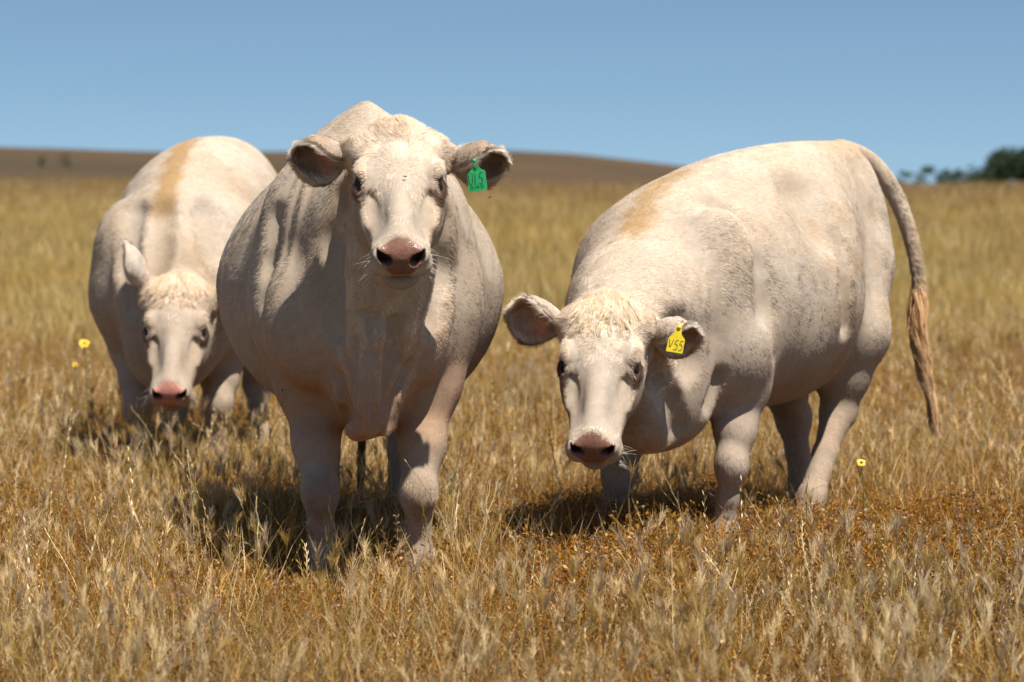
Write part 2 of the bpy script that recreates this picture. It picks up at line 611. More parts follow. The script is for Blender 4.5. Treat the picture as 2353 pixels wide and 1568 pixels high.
def head_colour(H, V, C, wet, S, W, pink=PINK):
    q = H.loc(V) / S
    q[:, 1] /= W
    x, y, z = q[:, 0], q[:, 1], q[:, 2]
    near = (x > -.05) & (x < .54) & (np.abs(y) < .16) & (z > -.25) & (z < .09)
    hd = sstep(-.06, .02, x) * (np.abs(y) < .18) * (z < .09) * (z > -.26) * near
    C = mixc(C, hd * .3, WHITE)
    C = mixc(C, hd * sstep(.12, .0, x) * .35, TAN)
    # brownish patch in the middle of the forehead, whorl
    C = mixc(C, hd * np.exp(-(((x - .085) / .022)**2 + (y / .03)**2)) * sstep(-.02, .01, z) * .5, DIRT)
    C = mixc(C, hd * sstep(-.06, -.12, z) * sstep(.40, .30, x) * .35, TAN)
    lk = sstep(-.15, .55, vnoise(V * np.array([1, 1, .6]), 62, 14) + .5 * vnoise(V, 120, 15))
    C = mixc(C, hd * sstep(.24, .10, x) * lk * .38, TAN)
    eyez = np.exp(-(((x - .230) / .05)**2 + ((np.abs(y) - .095) / .03)**2)) * hd
    C = mixc(C, eyez * .5, (.24, .155, .095))
    C = mixc(C, hd * sstep(.22, .34, x) * sstep(.45, .40, x) * sstep(.045, .065, np.abs(y)) * .3, TAN)
    # nose pad
    edge = .466 + 8.0 * y * y
    pad = near * sstep(-.005, .005, x - edge) * sstep(.062, .052, np.abs(y) + .9 * np.clip(-z - .070, 0, 1) + .35 * np.clip(z + .06, 0, 1)) * sstep(-.118, -.106, z)
    C = mixc(C, pad, pink)
    spk = vnoise(V, 160) * .5 + .5
    C = mixc(C, pad * sstep(.55, .8, spk) * .35, pink * .45)
    C = mixc(C, pad * sstep(-.09, -.115, z) * .45, pink * .45)
    wet = np.maximum(wet, pad)
    # lips and chin edge
    lip = near * sstep(.43, .46, x) * np.exp(-((z + .129) / .011)**2)
    C = mixc(C, lip * .85, (.12, .065, .04))
    C = mixc(C, near * sstep(.36, .42, x) * sstep(-.128, -.140, z) * .45, TAN * .8)  # brown chin: the shade below the muzzle is painted in
    # nostril interior
    for s in (1, -1):
        a = ((y - s * .038) * s * .8 + (z + .066) * .6); b = (-(y - s * .038) * s * .6 + (z + .066) * .8)
        a = a - .004
        d = np.sqrt(((x - .490) / 2.4)**2 + (a / 1.75)**2 + b**2)
        m = near * sstep(.0145, .0105, d)
        C = mixc(C, m, (.02, .01, .008))
    return C, wet


def eye_colour(eyes, V, C, wet, S):
    for (_, out, tx, tv, c) in eyes:
        q = V - (c + out * .017 * S)
        a = q @ tx; b = q @ tv; o = q @ out
        d = np.sqrt((a / .028)**2 + ((b + .001) / .0195)**2 + (o / .026)**2) / S
        C = mixc(C, sstep(1.35, 1.0, d), (.040, .018, .011))
        q2 = q - tx * .036 * S + tv * .004 * S                           # tear line
        d2 = np.sqrt((q2 @ tx / .022)**2 + (q2 @ tv / .009)**2 + (q2 @ out / .02)**2) / S
        C = mixc(C, sstep(1.2, .6, d2) * .8, (.16, .08, .045))
        d3 = np.linalg.norm(V - c, axis=1) / S
        C = mixc(C, sstep(.0345, .0285, d3) * (q @ out > -.012) * .95, (.045, .020, .012))
        wet = np.maximum(wet, sstep(1.1, .9, d) * .15)
    return C, wet


def make_ear(base, tip, opening, Lh, curl=1.0, droop=None, roll=0.0):
    """cupped leaf; returns V, Q, uv arrays. outer layer then inner layer"""
    base = np.asarray(base, float); tip = np.asarray(tip, float)
    ax = unit(tip - base)
    O = np.asarray(opening, float); O = unit(O - ax * O.dot(ax))
    U = np.cross(ax, O)
    ns, nt = 30, 25
    L = np.linalg.norm(tip - base)
    s = np.linspace(0, 1, ns)
    half = Lh * np.interp(s, [0, .1, .25, .45, .65, .8, .92, 1], [.40, .50, .82, 1.0, .95, .72, .42, .10])
    ang = np.radians(np.interp(s, [0, .15, .35, .6, .85, 1], [160, 140, 105, 80, 64, 48])) * curl
    r = half / ang * 1.25
    bend = np.zeros((ns, 3)) if droop is None else np.asarray(droop)[None] * (s**2)[:, None]
    C = base + ax * (s * L)[:, None] + bend
    th = np.linspace(-1, 1, nt)
    layers = []
    for inner in (0, 1):
        rr = r - inner * .006
        T = ang[:, None] * (th[None] + roll * np.clip(th[None] * np.sign(roll), 0, 1) * np.sin(s * math.pi)[:, None])
        P = C[:, None] + (-O) * (rr[:, None] * np.cos(T))[..., None] + U * (rr[:, None] * np.sin(T))[..., None] + O * (r * .55)[:, None, None]
        wob = vnoise(P.reshape(-1, 3), 22, 9).reshape(ns, nt)
        P = P + (-O) * (wob * .005)[..., None]
        layers.append(P)
    V = np.concatenate([layers[0].reshape(-1, 3), layers[1].reshape(-1, 3)])
    idx = np.arange(ns * nt).reshape(ns, nt)
    off = ns * nt
    Q = []
    a = idx[:-1, :-1].ravel(); b = idx[1:, :-1].ravel(); c = idx[1:, 1:].ravel(); d = idx[:-1, 1:].ravel()
    Q.append(np.stack([a, b, c, d], 1)); Q.append(np.stack([a, d, c, b], 1) + off)
    for col in (0, nt - 1):
        e = idx[:, col]
        f = np.stack([e[:-1], e[1:], e[1:] + off, e[:-1] + off], 1)
        Q.append(f if col else f[:, ::-1])
    e = idx[-1]
    Q.append(np.stack([e[:-1], e[1:], e[1:] + off, e[:-1] + off], 1)[:, ::-1])
    Q = np.concatenate(Q)
    TH = np.tile(th, (ns, 1)).ravel(); SS = np.repeat(s, nt)
    rim = np.maximum(sstep(.82, 1.0, np.abs(TH)), sstep(.88, 1, SS))
    inner = np.r_[np.zeros(off), np.ones(off)]
    rim = np.r_[rim, rim]; SS = np.r_[SS, SS]
    N = vert_normals(V, Q)
    # orient outward
    cen = np.repeat(C[:, None], nt, 1).reshape(-1, 3) + O * np.repeat(r * .55, nt)[:, None]
    rad = unit(V[:off] - cen)
    sgn = np.sign((N[:off] * rad).sum(1).mean())
    if sgn < 0:
        Q = Q[:, ::-1]; N = -N
    return dict(V=V, Q=Q, N=N, inner=inner, rim=rim, s=SS, ax=ax, O=O, U=U, C=C)


def grow(V, Q, N, C, comb, length, n, seed, weight=None, lift=.25, radius=.0005, curl=.3, k=5, cfreq=45, jitter=.085, rough_len=.35):
    """hair strands rooted on the surface; all per-vertex arrays"""
    g = np.random.default_rng(seed)
    a = V[Q]
    ar = .5 * np.linalg.norm(np.cross(a[:, 2] - a[:, 0], a[:, 3] - a[:, 1]), axis=1)
    if weight is not None:
        ar = ar * weight[Q].mean(1)
    cs = np.cumsum(ar)
    f = np.searchsorted(cs, g.random(n) * cs[-1])
    f = np.clip(f, 0, len(Q) - 1)
    u, v = g.random(n), g.random(n)
    w = np.stack([(1 - u) * (1 - v), u * (1 - v), u * v, (1 - u) * v], 1)
    def itp(A):
        A = np.asarray(A)
        return (A[Q[f]] * (w[..., None] if A.ndim == 2 else w)).sum(1)
    P = itp(V); Nn = unit(itp(N)); Cc = itp(C); D = itp(comb); Ln = itp(length)
    D = unit(D - Nn * (D * Nn).sum(1)[:, None])
    if np.ndim(curl) == 1:
        curl = itp(curl)[:, None]
    wob = vnoise3(P, cfreq, 3) * curl + vnoise3(P, cfreq * .3, 8) * curl * .6 + g.normal(0, jitter, (n, 3))
    curl1 = curl[:, 0] if np.ndim(curl) == 2 else curl
    Dd = unit(D + wob - Nn * ((D + wob) * Nn).sum(1)[:, None])
    Ln = Ln * (1 + rough_len * (g.random(n) - .5) * 2)
    lf = lift * (1 + .25 * vnoise(P, cfreq * .6, 5)) * (.7 + .6 * g.random(n))
    pts = np.empty((n, k, 3))
    pos = P - Nn * .0015
    pts[:, 0] = pos
    side = np.cross(Nn, Dd)
    tw = vnoise(P, cfreq * .5, 21)
    for i in range(1, k):
        t = i / (k - 1)
        dirn = unit(Dd * (1) + Nn * (lf * (1.5 - 1.7 * t))[:, None] + side * (tw * curl1 * 1.6 * math.sin(t * 2.6))[:, None])
        pos = pos + dirn * (Ln / (k - 1))[:, None]
        pts[:, i] = pos
    rad = radius * np.linspace(1, .35, k)
    var = (.95 + .12 * g.random(n)) * (1 + .09 * vnoise(P, cfreq * 1.1, 13) + .05 * vnoise(P, 14, 17))
    Cc = np.clip(Cc * var[:, None] * .93, .01, .9)
    nr = unit(Nn + .35 * g.normal(0, .5, (n, 3)) + side * (vnoise(P, cfreq, 31) * .45)[:, None] + Dd * (vnoise(P, cfreq, 33) * .3)[:, None])
    return pts, rad, Cc, nr


def tube(pts, rad, nseg=8):
    pts = np.asarray(pts, float)
    n = len(pts)
    T = unit(np.gradient(pts, axis=0))
    ref = np.array([0.31, 0.22, 0.92])
    V = []
    for i in range(n):
        a = unit(np.cross(T[i], ref)); b = np.cross(T[i], a)
        for j in range(nseg):
            t = 2 * math.pi * j / nseg
            V.append(pts[i] + (a * math.cos(t) + b * math.sin(t)) * rad[i])
    Q = []
    for i in range(n - 1):
        for j in range(nseg):
            k = (j + 1) % nseg
            Q.append((i * nseg + j, i * nseg + k, (i + 1) * nseg + k, (i + 1) * nseg + j))
    return V, Q


STROKES = {
    'U': [[(.05, 1), (.02, .35), (.2, .02), (.45, .02), (.68, .35), (.75, 1)]],
    '1': [[(.40, 1), (.25, 0)]],
    'I': [[(.5, 1), (.5, 0)]],
    '5': [[(.9, 1), (.32, .93), (.2, .55), (.5, .62), (.8, .45), (.8, .2), (.55, 0), (.15, .05)]],
    '2': [[(.1, .8), (.4, 1), (.75, .75), (.5, .4), (.1, 0), (.85, 0)]],
    '3': [[(.1, .9), (.5, 1), (.8, .78), (.4, .55), (.85, .3), (.55, 0), (.1, .08)]],
    '0': [[(.45, 1), (.12, .75), (.12, .25), (.45, 0), (.8, .25), (.8, .75), (.45, 1)]],
    '-': [[(.15, .5), (.75, .5)]],
    'H': [[(.15, 1), (.15, 0)], [(.8, 1), (.8, 0)], [(.15, .5), (.8, .5)]],
    'V': [[(.05, .95), (.3, 0), (.85, 1)]],
}


def write_on(fr, items, width, mat, parent, offset):
    """items: (text, x, y, h, advance, aspect) in the tag frame (x right, y up, z out)"""
    V, Q = [], []
    for text, x0, y0, h, adv, asp, lw in items:
        for ci, ch in enumerate(text):
            for st in STROKES[ch]:
                p = np.array([(x0 + ci * adv + a * h * asp, y0 + b * h) for a, b in st])
                # smooth polyline
                if len(p) > 2:
                    for _ in range(2):
                        q = [p[0]]
                        for i in range(len(p) - 1):
                            q += [p[i] * .75 + p[i + 1] * .25, p[i] * .25 + p[i + 1] * .75]
                        q.append(p[-1]); p = np.array(q)
                T = unit(np.gradient(p, axis=0)) if len(p) > 1 else None
                Nn = np.stack([-T[:, 1], T[:, 0]], 1)
                b = len(V)
                for i in range(len(p)):
                    for s in (-1, 1):
                        a = p[i] + Nn[i] * s * lw / 2
                        V.append(fr.pt(a[0], a[1], .0022))
                for i in range(len(p) - 1):
                    Q.append((b + 2 * i, b + 2 * i + 1, b + 2 * i + 3, b + 2 * i + 2))
    return mesh_from("tag_lettering", V, Q, mat, parent, smooth=False, offset=offset)


def ear_tag(top, right, up, outline, mat, items, parent, offset, label):
    """outline in tag frame metres"""
    fr = Frame(top, right, np.cross(right, up))
    # Frame(x=right, z=out) -> y = z x x = up
    out = []
    n = len(outline)
    for i in range(n):                                   # round the corners
        a, b, c = map(np.array, (outline[i - 1], outline[i], outline[(i + 1) % n]))
        r = .0025
        out += [b + unit(a - b) * r, b + (unit(a - b) + unit(c - b)) * r * .28, b + unit(c - b) * r]
    m = len(out)
    V = [fr.pt(p[0], p[1], .0011) for p in out] + [fr.pt(p[0], p[1], -.0011) for p in out]
    Fc = [tuple(range(m)), tuple(range(2 * m - 1, m - 1, -1))] + [(i, i + m, (i + 1) % m + m, (i + 1) % m) for i in range(m)]
    o = mesh_from("ear_tag", V, Fc, mat, parent, smooth=False, offset=offset)
    o["label"] = label
    # stud
    V, Q = [], []
    ns = 14
    for z, r in ((.001, .006), (.004, .006), (.006, .0035), (.0065, .0005)):
        for j in range(ns):
            t = 2 * math.pi * j / ns
            V.append(fr.pt(math.cos(t) * r, math.sin(t) * r - .001, z))
    for i in range(3):
        for j in range(ns):
            Q.append((i * ns + j, i * ns + (j + 1) % ns, (i + 1) * ns + (j + 1) % ns, (i + 1) * ns + j))
    mesh_from("tag_stud", V, Q, mat, o, offset=None if offset is None else offset)
    write_on(fr, items, .001, M_INK, o, offset)
    return o


def build_cow(name, loc, label, ops, H, S, W, eyes, ears, paint, comb_fn, len_fn, fine, nfur, seed, pink=PINK, extra_fine=(), fur_weight=None, lashes=30):
    root = bpy.data.objects.new(name, None)
    root.location = loc
    link(root)
    tag(root, label, "cow", "white cows in the dry field")
    root.empty_display_size = .3
    V, Q = polygonise(ops, fine)
    N = vert_normals(V, Q)
    C = np.tile(CREAM, (len(V), 1)) * 1.0
    wet = np.zeros(len(V))
    big = vnoise(V, 5, 1) * .5 + vnoise(V, 11, 2) * .3 + vnoise(V, 24, 4) * .2
    C = mixc(C, sstep(-.1, .5, big) * .45, WHITE)
    C = mixc(C, sstep(.0, .6, -big) * .25, TAN)
    C = mixc(C, sstep(.80, .35, V[:, 2]) * .30, (.31, .205, .135))         # legs and underside browner: warm shade put into the coat colour
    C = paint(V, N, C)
    C, wet = head_colour(H, V, C, wet, S, W, pink)
    C, wet = eye_colour(eyes, V, C, wet, S)
    hoof = sstep(.065, .05, V[:, 2])
    C = mixc(C, hoof, (.10, .075, .05))
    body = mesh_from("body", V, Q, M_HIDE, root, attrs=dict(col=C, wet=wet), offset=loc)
    # eyes
    for (c, out, tx, tv, _) in eyes:
        Vs, Qs = [], []
        r = .0205 * S
        nu, nv = 20, 12
        for i in range(nv + 1):
            ph = math.pi * i / nv
            for j in range(nu):
                t = 2 * math.pi * j / nu
                Vs.append(c + out * (r * math.cos(ph)) + tx * (r * math.sin(ph) * math.cos(t)) + tv * (r * math.sin(ph) * math.sin(t)))
        for i in range(nv):
            for j in range(nu):
                Qs.append((i * nu + j, (i + 1) * nu + j, (i + 1) * nu + (j + 1) % nu, i * nu + (j + 1) % nu))
        mesh_from("eye", Vs, Qs, M_EYE, root, offset=loc)
    P_, R_, C_, N_ = [], [], [], []
    def add(r):
        P_.append(r[0]); R_.append(np.broadcast_to(r[1], r[0].shape[:2])); C_.append(r[2]); N_.append(r[3])
    # coat
    w = np.ones(len(V)) * (1 - np.clip(wet * 1.4, 0, 1)) * sstep(.06, .09, V[:, 2])
    if fur_weight is not None:
        w = w * fur_weight(V, N)
    for (c, out, tx, tv, c0) in eyes:
        w *= sstep(.019, .028, np.linalg.norm(V - (c0 + out * .017 * S), axis=1))
    q = H.loc(V) / S
    w *= np.where((q[:, 0] > .475) & (q[:, 0] < .53) & (np.abs(q[:, 1]) < .1) & (np.abs(q[:, 2] + .08) < .09), .35, 1)
    comb = comb_fn(V, N)
    ln, crl, lf = len_fn(V)
    add(grow(V, Q, N, C, comb, ln, nfur, seed, weight=w, curl=crl, lift=.16))
    # ears
    for e in ears:
        ea = make_ear(*e['args'], **e.get('kw', {}))
        Ce = np.tile(WHITE * .97, (len(ea['V']), 1))
        back = (1 - ea['inner'])
        Ce = mixc(Ce, back * .75 * sstep(.05, .5, ea['s']) * e.get('brown', .5), (.24, .155, .095))
        Ce = mixc(Ce, ea['inner'] * (1 - .85 * ea['rim']) * .92, e.get('inside', EARIN))
        pk = ea['inner'] * np.exp(-((ea['s'] - .35) / .2)**2) * (1 - ea['rim']) * e.get('pink', .5)
        Ce = mixc(Ce, pk, (.50, .24, .15))
        mesh_from("ear", ea['V'], ea['Q'], M_HIDE, root, attrs=dict(col=Ce, wet=np.zeros(len(Ce))), offset=loc)
        cm = np.tile(ea['ax'], (len(ea['V']), 1)) + .5 * np.sign(ea['inner'][:, None] * 2 - 1) * 0
        # outer coat, inner hair, fringe
        Cr = mixc(Ce, ea['rim'] * .5, WHITE)
        add(grow(ea['V'], ea['Q'], ea['N'], Cr, cm, np.full(len(Ce), .011), 4500, seed + 5, lift=.35, curl=.5, weight=back + .02))
        mid = unit(ea['V'] - ea['C'].repeat(25, 0)[np.r_[0:750, 0:750]] )
        Ci = mixc(Ce, np.clip(.5 * vnoise(ea['V'], 90, 6) + .25, 0, 1) * .35, WHITE * .9)
        cmi = cm * .8 - mid * .9 * ea['inner'][:, None]
        add(grow(ea['V'], ea['Q'], ea['N'], Ci, cmi, np.full(len(Ce), .027), 6000, seed + 6, lift=.55, curl=.55, weight=ea['inner'] * (1 - .3 * ea['rim']) + .001, radius=.00055))
        cr = cm + mid * 1.0
        add(grow(ea['V'], ea['Q'], unit(ea['N'] + mid), mixc(Ce, np.full(len(Ce), .85), WHITE), cr, np.full(len(Ce), .019), 3600, seed + 7, lift=.5, curl=.4, weight=sstep(.5, 1, ea['rim']) + .0, radius=.00045))
    P_ = np.concatenate(P_); C_ = np.concatenate(C_); N_ = np.concatenate(N_); R_ = np.concatenate(R_)
    fur = curves_from("coat_hair", P_, R_, M_FUR, root, dict(fcol=C_, fnrm=N_), offset=loc)
    fur["kind"] = "stuff"
    # lashes and whiskers
    g = np.random.default_rng(seed + 99)
    pts, col, nr = [], [], []
    for (c, out, tx, tv, c0) in eyes:
        for i in range(lashes if S > 0 else 0):
            a = g.uniform(.1, math.pi - .1)
            r0 = c0 + unit(out + tx * math.cos(a) * 1.1 + tv * math.sin(a) * .95) * .0265 * S
            d = unit(out * 1.0 + tv * g.uniform(.1, .6) + tx * math.cos(a) * .5 + g.normal(0, .15, 3))
            Ll = g.uniform(.010, .020)
            pts.append([r0 + d * Ll * t + np.array([0, 0, -.006]) * t * t for t in np.linspace(0, 1, 5)])
            col.append(WHITE * 1.05); nr.append(unit(d + out))
    for s in (1, -1):
        for i in range(18):
            x, z = g.uniform(.43, .49), g.uniform(-.14, -.07)
            r0 = H.pt(x * S, s * .066 * S * W, z * S)
            d = unit(H.y * s + H.x * g.uniform(-.3, .8) + H.z * g.uniform(-1, .1) + g.normal(0, .2, 3))
            Ll = g.uniform(.015, .055)
            pts.append([r0 + d * Ll * t + np.array([0, 0, -.008]) * t * t for t in np.linspace(0, 1, 5)])
            col.append(WHITE * .95); nr.append(unit(d + H.z))
    wh = curves_from("whiskers", np.array(pts), np.linspace(.00035, .00008, 5), M_FUR, root, dict(fcol=np.array(col), fnrm=np.array(nr)), offset=loc)
    wh["kind"] = "stuff"
    return root, V, Q, N, C


def lock_strands(roots, dirs, lens, paths, n, seed, spread, col, colvar, k=9, wave=.01, wfreq=3, radius=.0007, gravity=.0):
    """hair locks following guide paths: paths (m,k,3)"""
    g = np.random.default_rng(seed)
    m = len(paths)
    idx = g.integers(0, m, n)
    t = np.linspace(0, 1, k)
    P = paths[idx].copy()
    off = g.normal(0, 1, (n, 3)) * spread[idx][:, None]
    prof = np.interp(t, [0, .3, .75, 1], [.55, 1, .8, .25])
    P = P + off[:, None] * prof[None, :, None]
    ph = g.random(m)[idx] * 6.28
    wd = unit(g.normal(0, 1, (m, 3)))[idx]
    P = P + wd[:, None] * (np.sin(t[None] * wfreq * 6.28 + ph[:, None] + g.normal(0, .3, (n, 1))) * wave * t[None])[..., None]
    lsc = g.uniform(.7, 1.0, n)
    # shorten some strands
    tt = t[None] * lsc[:, None]
    ii = tt * (k - 1); i0 = np.clip(ii.astype(int), 0, k - 2); fr = (ii - i0)[..., None]
    ar = np.arange(n)[:, None]
    P = P[ar, i0] * (1 - fr) + P[ar, i0 + 1] * fr
    lockc = g.uniform(1 - colvar, 1 + colvar, m)[idx] * g.uniform(.85, 1.12, n)
    C = np.asarray(col)[idx] if np.ndim(col) == 2 else np.tile(col, (n, 1))
    C = np.clip(C * lockc[:, None], .01, .9)
    return P, np.linspace(radius, radius * .4, k), C


def forelock(root, H, S, V, N, loc, seed, cols, length=.085, n=2600, front=0.07):
    """tousled hair on the poll falling over the forehead"""
    g = np.random.default_rng(seed)
    q = H.loc(V) / S
    ok = np.where((q[:, 0] > -.035) & (q[:, 0] < front) & (np.abs(q[:, 1]) < .085) & (q[:, 2] > -.03) & (q[:, 2] < .06))[0]
    ok = np.where((q[:, 0] > -.035) & (q[:, 0] < .14) & (np.abs(q[:, 1]) < .070) & (q[:, 2] > -.03) & (q[:, 2] < .06))[0]
    wt = np.where(q[ok, 0] < front, 1.0, .45 * sstep(.15, front, q[ok, 0])); m = 300
    pick = g.choice(ok, m, p=wt / wt.sum())
    k = 8
    paths = np.zeros((m, k, 3)); col = np.zeros((m, 3))
    whorl = np.array([.0, .0])
    for i, vi in enumerate(pick):
        p = V[vi].copy(); nn = N[vi]
        y = q[vi, 1]; x = q[vi, 0]
        d = H.x * (.9 + .2 * g.random()) + H.y * (y * 7 + g.normal(0, .18)) + nn * .16
        L = length * g.uniform(.6, 1.15) * (1 if x < .03 else .55)
        sd = g.normal(0, .35)
        for j in range(k):
            paths[i, j] = p
            t = j / (k - 1)
            dd = unit(d + H.y * sd * math.sin(t * 3.5) - nn * t * .55)
            p = p + dd * L / (k - 1)
            hl = H.loc(p) / S
            surf = float(np.interp(hl[0], [-.03, .0, .05, .1, .16, .21], [-.03, .006, .024, .031, .027, .017])) - 6.0 * hl[1]**2 + .001
            if hl[2] < surf: p = p + H.z * (surf - hl[2]) * S
        col[i] = cols[0] * (1 - (u := g.random())) + cols[1] * u
    P, r, C = lock_strands(None, None, None, paths, n, seed + 1, np.full(m, .0046), col, .16, k=k, wave=.006, wfreq=1.3, radius=.00052)
    nr = unit(np.repeat(H.z[None], n, 0) + np.repeat(unit(P[:, 0] - H.pt(.03, 0, -.1))[:, :], 1, 0) + g.normal(0, .3, (n, 3)))
    o = curves_from("forelock", P, r, M_FUR, root, dict(fcol=C, fnrm=nr), offset=loc)
    o["kind"] = "stuff"
    return o


def front_leg(top, elbow, knee, fet, hoof, r, fwd):
    """radii r: top, elbow, mid-forearm, knee, cannon, fetlock"""
    f = unit(np.array(fwd, float))
    mid = (elbow * .45 + knee * .55)
    can = knee * .5 + fet * .5
    ops = [('u', .10, Cone(top, elbow, r[0], r[1]))]
    ops += [('u', .05, Cone(elbow, mid, r[1], r[2])), ('u', .04, Cone(mid, knee, r[2], r[3])),
            ('u', .02, Ell(knee + f * .008, (r[3] * 1.06, r[3] * 1.08, r[3] * 1.5))),
            ('u', .03, Cone(knee, can, r[3] * .85, r[4])), ('u', .02, Cone(can, fet, r[4], r[5])),
            ('u', .02, Ell(fet, (r[5] * 1.25,) * 3)),
            ('u', .02, Cone(fet, hoof + np.array([0, 0, .05]), r[5], r[5] * 1.15))]
    for s in (-1, 1):
        side = np.array([-f[1], f[0], 0]) * s * .026
        ops.append(('u', .008, Cone(hoof + side + np.array([0, 0, .05]), hoof + side + f * .045 + np.array([0, 0, .016]), .034, .020)))
    return ops


def hind_leg(hip, stifle, hock, fet, hoof, r, fwd):
    f = unit(np.array(fwd, float))
    mid = stifle * .45 + hock * .55
    can = hock * .5 + fet * .5
    ops = [('u', .12, Cone(hip, stifle, r[0], r[1])), ('u', .07, Cone(stifle, mid, r[1], r[2])),
           ('u', .04, Cone(mid, hock, r[2], r[3])), ('u', .02, Ell(hock - f * .02 + np.array([0, 0, .015]), (r[3] * .95, r[3] * .95, r[3] * 1.3))),
           ('u', .03, Cone(hock, can, r[3] * .95, r[4])), ('u', .02, Cone(can, fet, r[4], r[5])),
           ('u', .02, Cone(fet, hoof + np.array([0, 0, .05]), r[5] * 1.1, r[5] * 1.15)),
           ('u', .025, Cone(mid - f * .03, hock - f * .035 + np.array([0, 0, .03]), .03, .018))]
    for s in (-1, 1):
        side = np.array([-f[1], f[0], 0]) * s * .026
        ops.append(('u', .008, Cone(hoof + side + np.array([0, 0, .05]), hoof + side + f * .045 + np.array([0, 0, .016]), .034, .020)))
    return ops


# ------------------------------------------------------------------ ground, hills, distant trees
def ground_z(x, y):
    x = np.asarray(x, float); y = np.asarray(y, float)
    rise = .86 * sstep(14, 64, y) - 2.4 * sstep(64, 150, y)
    left = .10 * sstep(0, -12, x) * sstep(20, 60, y)
    P = np.stack([x, y, np.zeros_like(x)], -1).reshape(-1, 3)
    n = vnoise(P, .45, 2).reshape(x.shape) * .02 * sstep(12, 20, y) + vnoise(P, .09, 4).reshape(x.shape) * .07 * sstep(18, 40, y)
    return rise + left + n


def grid_mesh(name, xs, ys, zf, mat, kind="structure"):
    X, Y = np.meshgrid(xs, ys)
    V = np.stack([X, Y, zf(X, Y)], -1).reshape(-1, 3)
    nx, ny = len(xs), len(ys)
    i = np.arange(nx * ny).reshape(ny, nx)
    Q = np.stack([i[:-1, :-1].ravel(), i[:-1, 1:].ravel(), i[1:, 1:].ravel(), i[1:, :-1].ravel()], 1)
    o = mesh_from(name, V, Q, mat)
    o["kind"] = kind
    return o


def land_mat(name, c1, c2, c3, s1, s2, stretch=(1, 1, 1), bump=.4):
    m, nt, b = new_mat(name)
    L = nt.links
    geo = nt.nodes.new("ShaderNodeNewGeometry")
    mp = nt.nodes.new("ShaderNodeMapping"); mp.inputs['Scale'].default_value = stretch
    L.new(geo.outputs['Position'], mp.inputs['Vector'])
    n1 = nt.nodes.new("ShaderNodeTexNoise"); n1.inputs['Scale'].default_value = s1; n1.inputs['Detail'].default_value = 8
    n2 = nt.nodes.new("ShaderNodeTexNoise"); n2.inputs['Scale'].default_value = s2; n2.inputs['Detail'].default_value = 6
    L.new(mp.outputs['Vector'], n1.inputs['Vector']); L.new(mp.outputs['Vector'], n2.inputs['Vector'])
    cr = nt.nodes.new("ShaderNodeValToRGB")
    cr.color_ramp.elements[0].position = .35; cr.color_ramp.elements[0].color = (*c1, 1)
    cr.color_ramp.elements[1].position = .65; cr.color_ramp.elements[1].color = (*c2, 1)
    L.new(n1.outputs['Fac'], cr.inputs['Fac'])
    r = nt.nodes.new("ShaderNodeMapRange"); r.inputs[1].default_value = .48; r.inputs[2].default_value = .62
    L.new(n2.outputs['Fac'], r.inputs[0])
    mx = nt.nodes.new("ShaderNodeMix"); mx.data_type = 'RGBA'
    L.new(r.outputs[0], mx.inputs[0]); L.new(cr.outputs['Color'], mx.inputs[6]); mx.inputs[7].default_value = (*c3, 1)
    L.new(mx.outputs[2], b.inputs['Base Color'])
    b.inputs['Roughness'].default_value = .95
    b.inputs['Specular IOR Level'].default_value = .1
    bp = nt.nodes.new("ShaderNodeBump"); bp.inputs['Strength'].default_value = bump; bp.inputs['Distance'].default_value = .05
    L.new(n1.outputs['Fac'], bp.inputs['Height']); L.new(bp.outputs['Normal'], b.inputs['Normal'])
    return m


M_GROUND = land_mat("dry_soil", (.09, .048, .016), (.19, .115, .035), (.15, .10, .03), 26, 1.4)
M_HILL = land_mat("brown_hillside", (.070, .048, .026), (.094, .057, .030), (.056, .044, .024), .035, .011, stretch=(1, 1, 3), bump=.1)
ys = np.concatenate([np.arange(2, 14, .5), np.arange(14, 80, 1.5), np.arange(80, 200, 10), [260, 400, 700, 1200, 2000, 3500]])
xs = np.concatenate([-np.array([3000, 1500, 700, 350, 180, 110, 80, 60])[:], np.arange(-45, 46, 1.5), [60, 80, 110, 180, 350, 700, 1500, 3000]])
grid_mesh("ground", xs, ys, ground_z, M_GROUND)


def hill_z(X, Y):
    # silhouette in picture columns, crest near 430 m out
    px = 1176.5 + X / Y * 6960
    top = np.interp(px, [-2500, -900, -200, 200, 500, 640, 1150, 1320, 1480, 1580, 1750, 2000, 2150, 3000, 5000], [60, 84, 86, 83, 78, 80, 86, 76, 58, 46, 34, 16, -10, -40, -60])
    crest = 1.15 + top * 430 / 6960
    prof = sstep(170, 430, Y) * (1 - .6 * sstep(430, 620, Y))
    P = np.stack([X, Y, X * 0], -1).reshape(-1, 3)
    n = vnoise(P, .03, 3).reshape(X.shape) * .35 + vnoise(P, .11, 5).reshape(X.shape) * .15
    return -3.0 + (crest + 3.0) * prof + n * prof


grid_mesh("hill", np.arange(-260, 261, 3.0), np.concatenate([np.arange(165, 470, 4.0), np.arange(470, 640, 15)]), hill_z, M_HILL)

M_LEAF = land_mat("tree_leaf", (.025, .042, .014), (.05, .07, .022), (.035, .05, .03), 1.5, .4)
M_LEAF2 = land_mat("shrub_leaf", (.05, .075, .03), (.08, .11, .045), (.06, .08, .04), 1.5, .4)
M_BARK = simple_mat("bark", (.09, .07, .05), .9, noise=(8, .3))


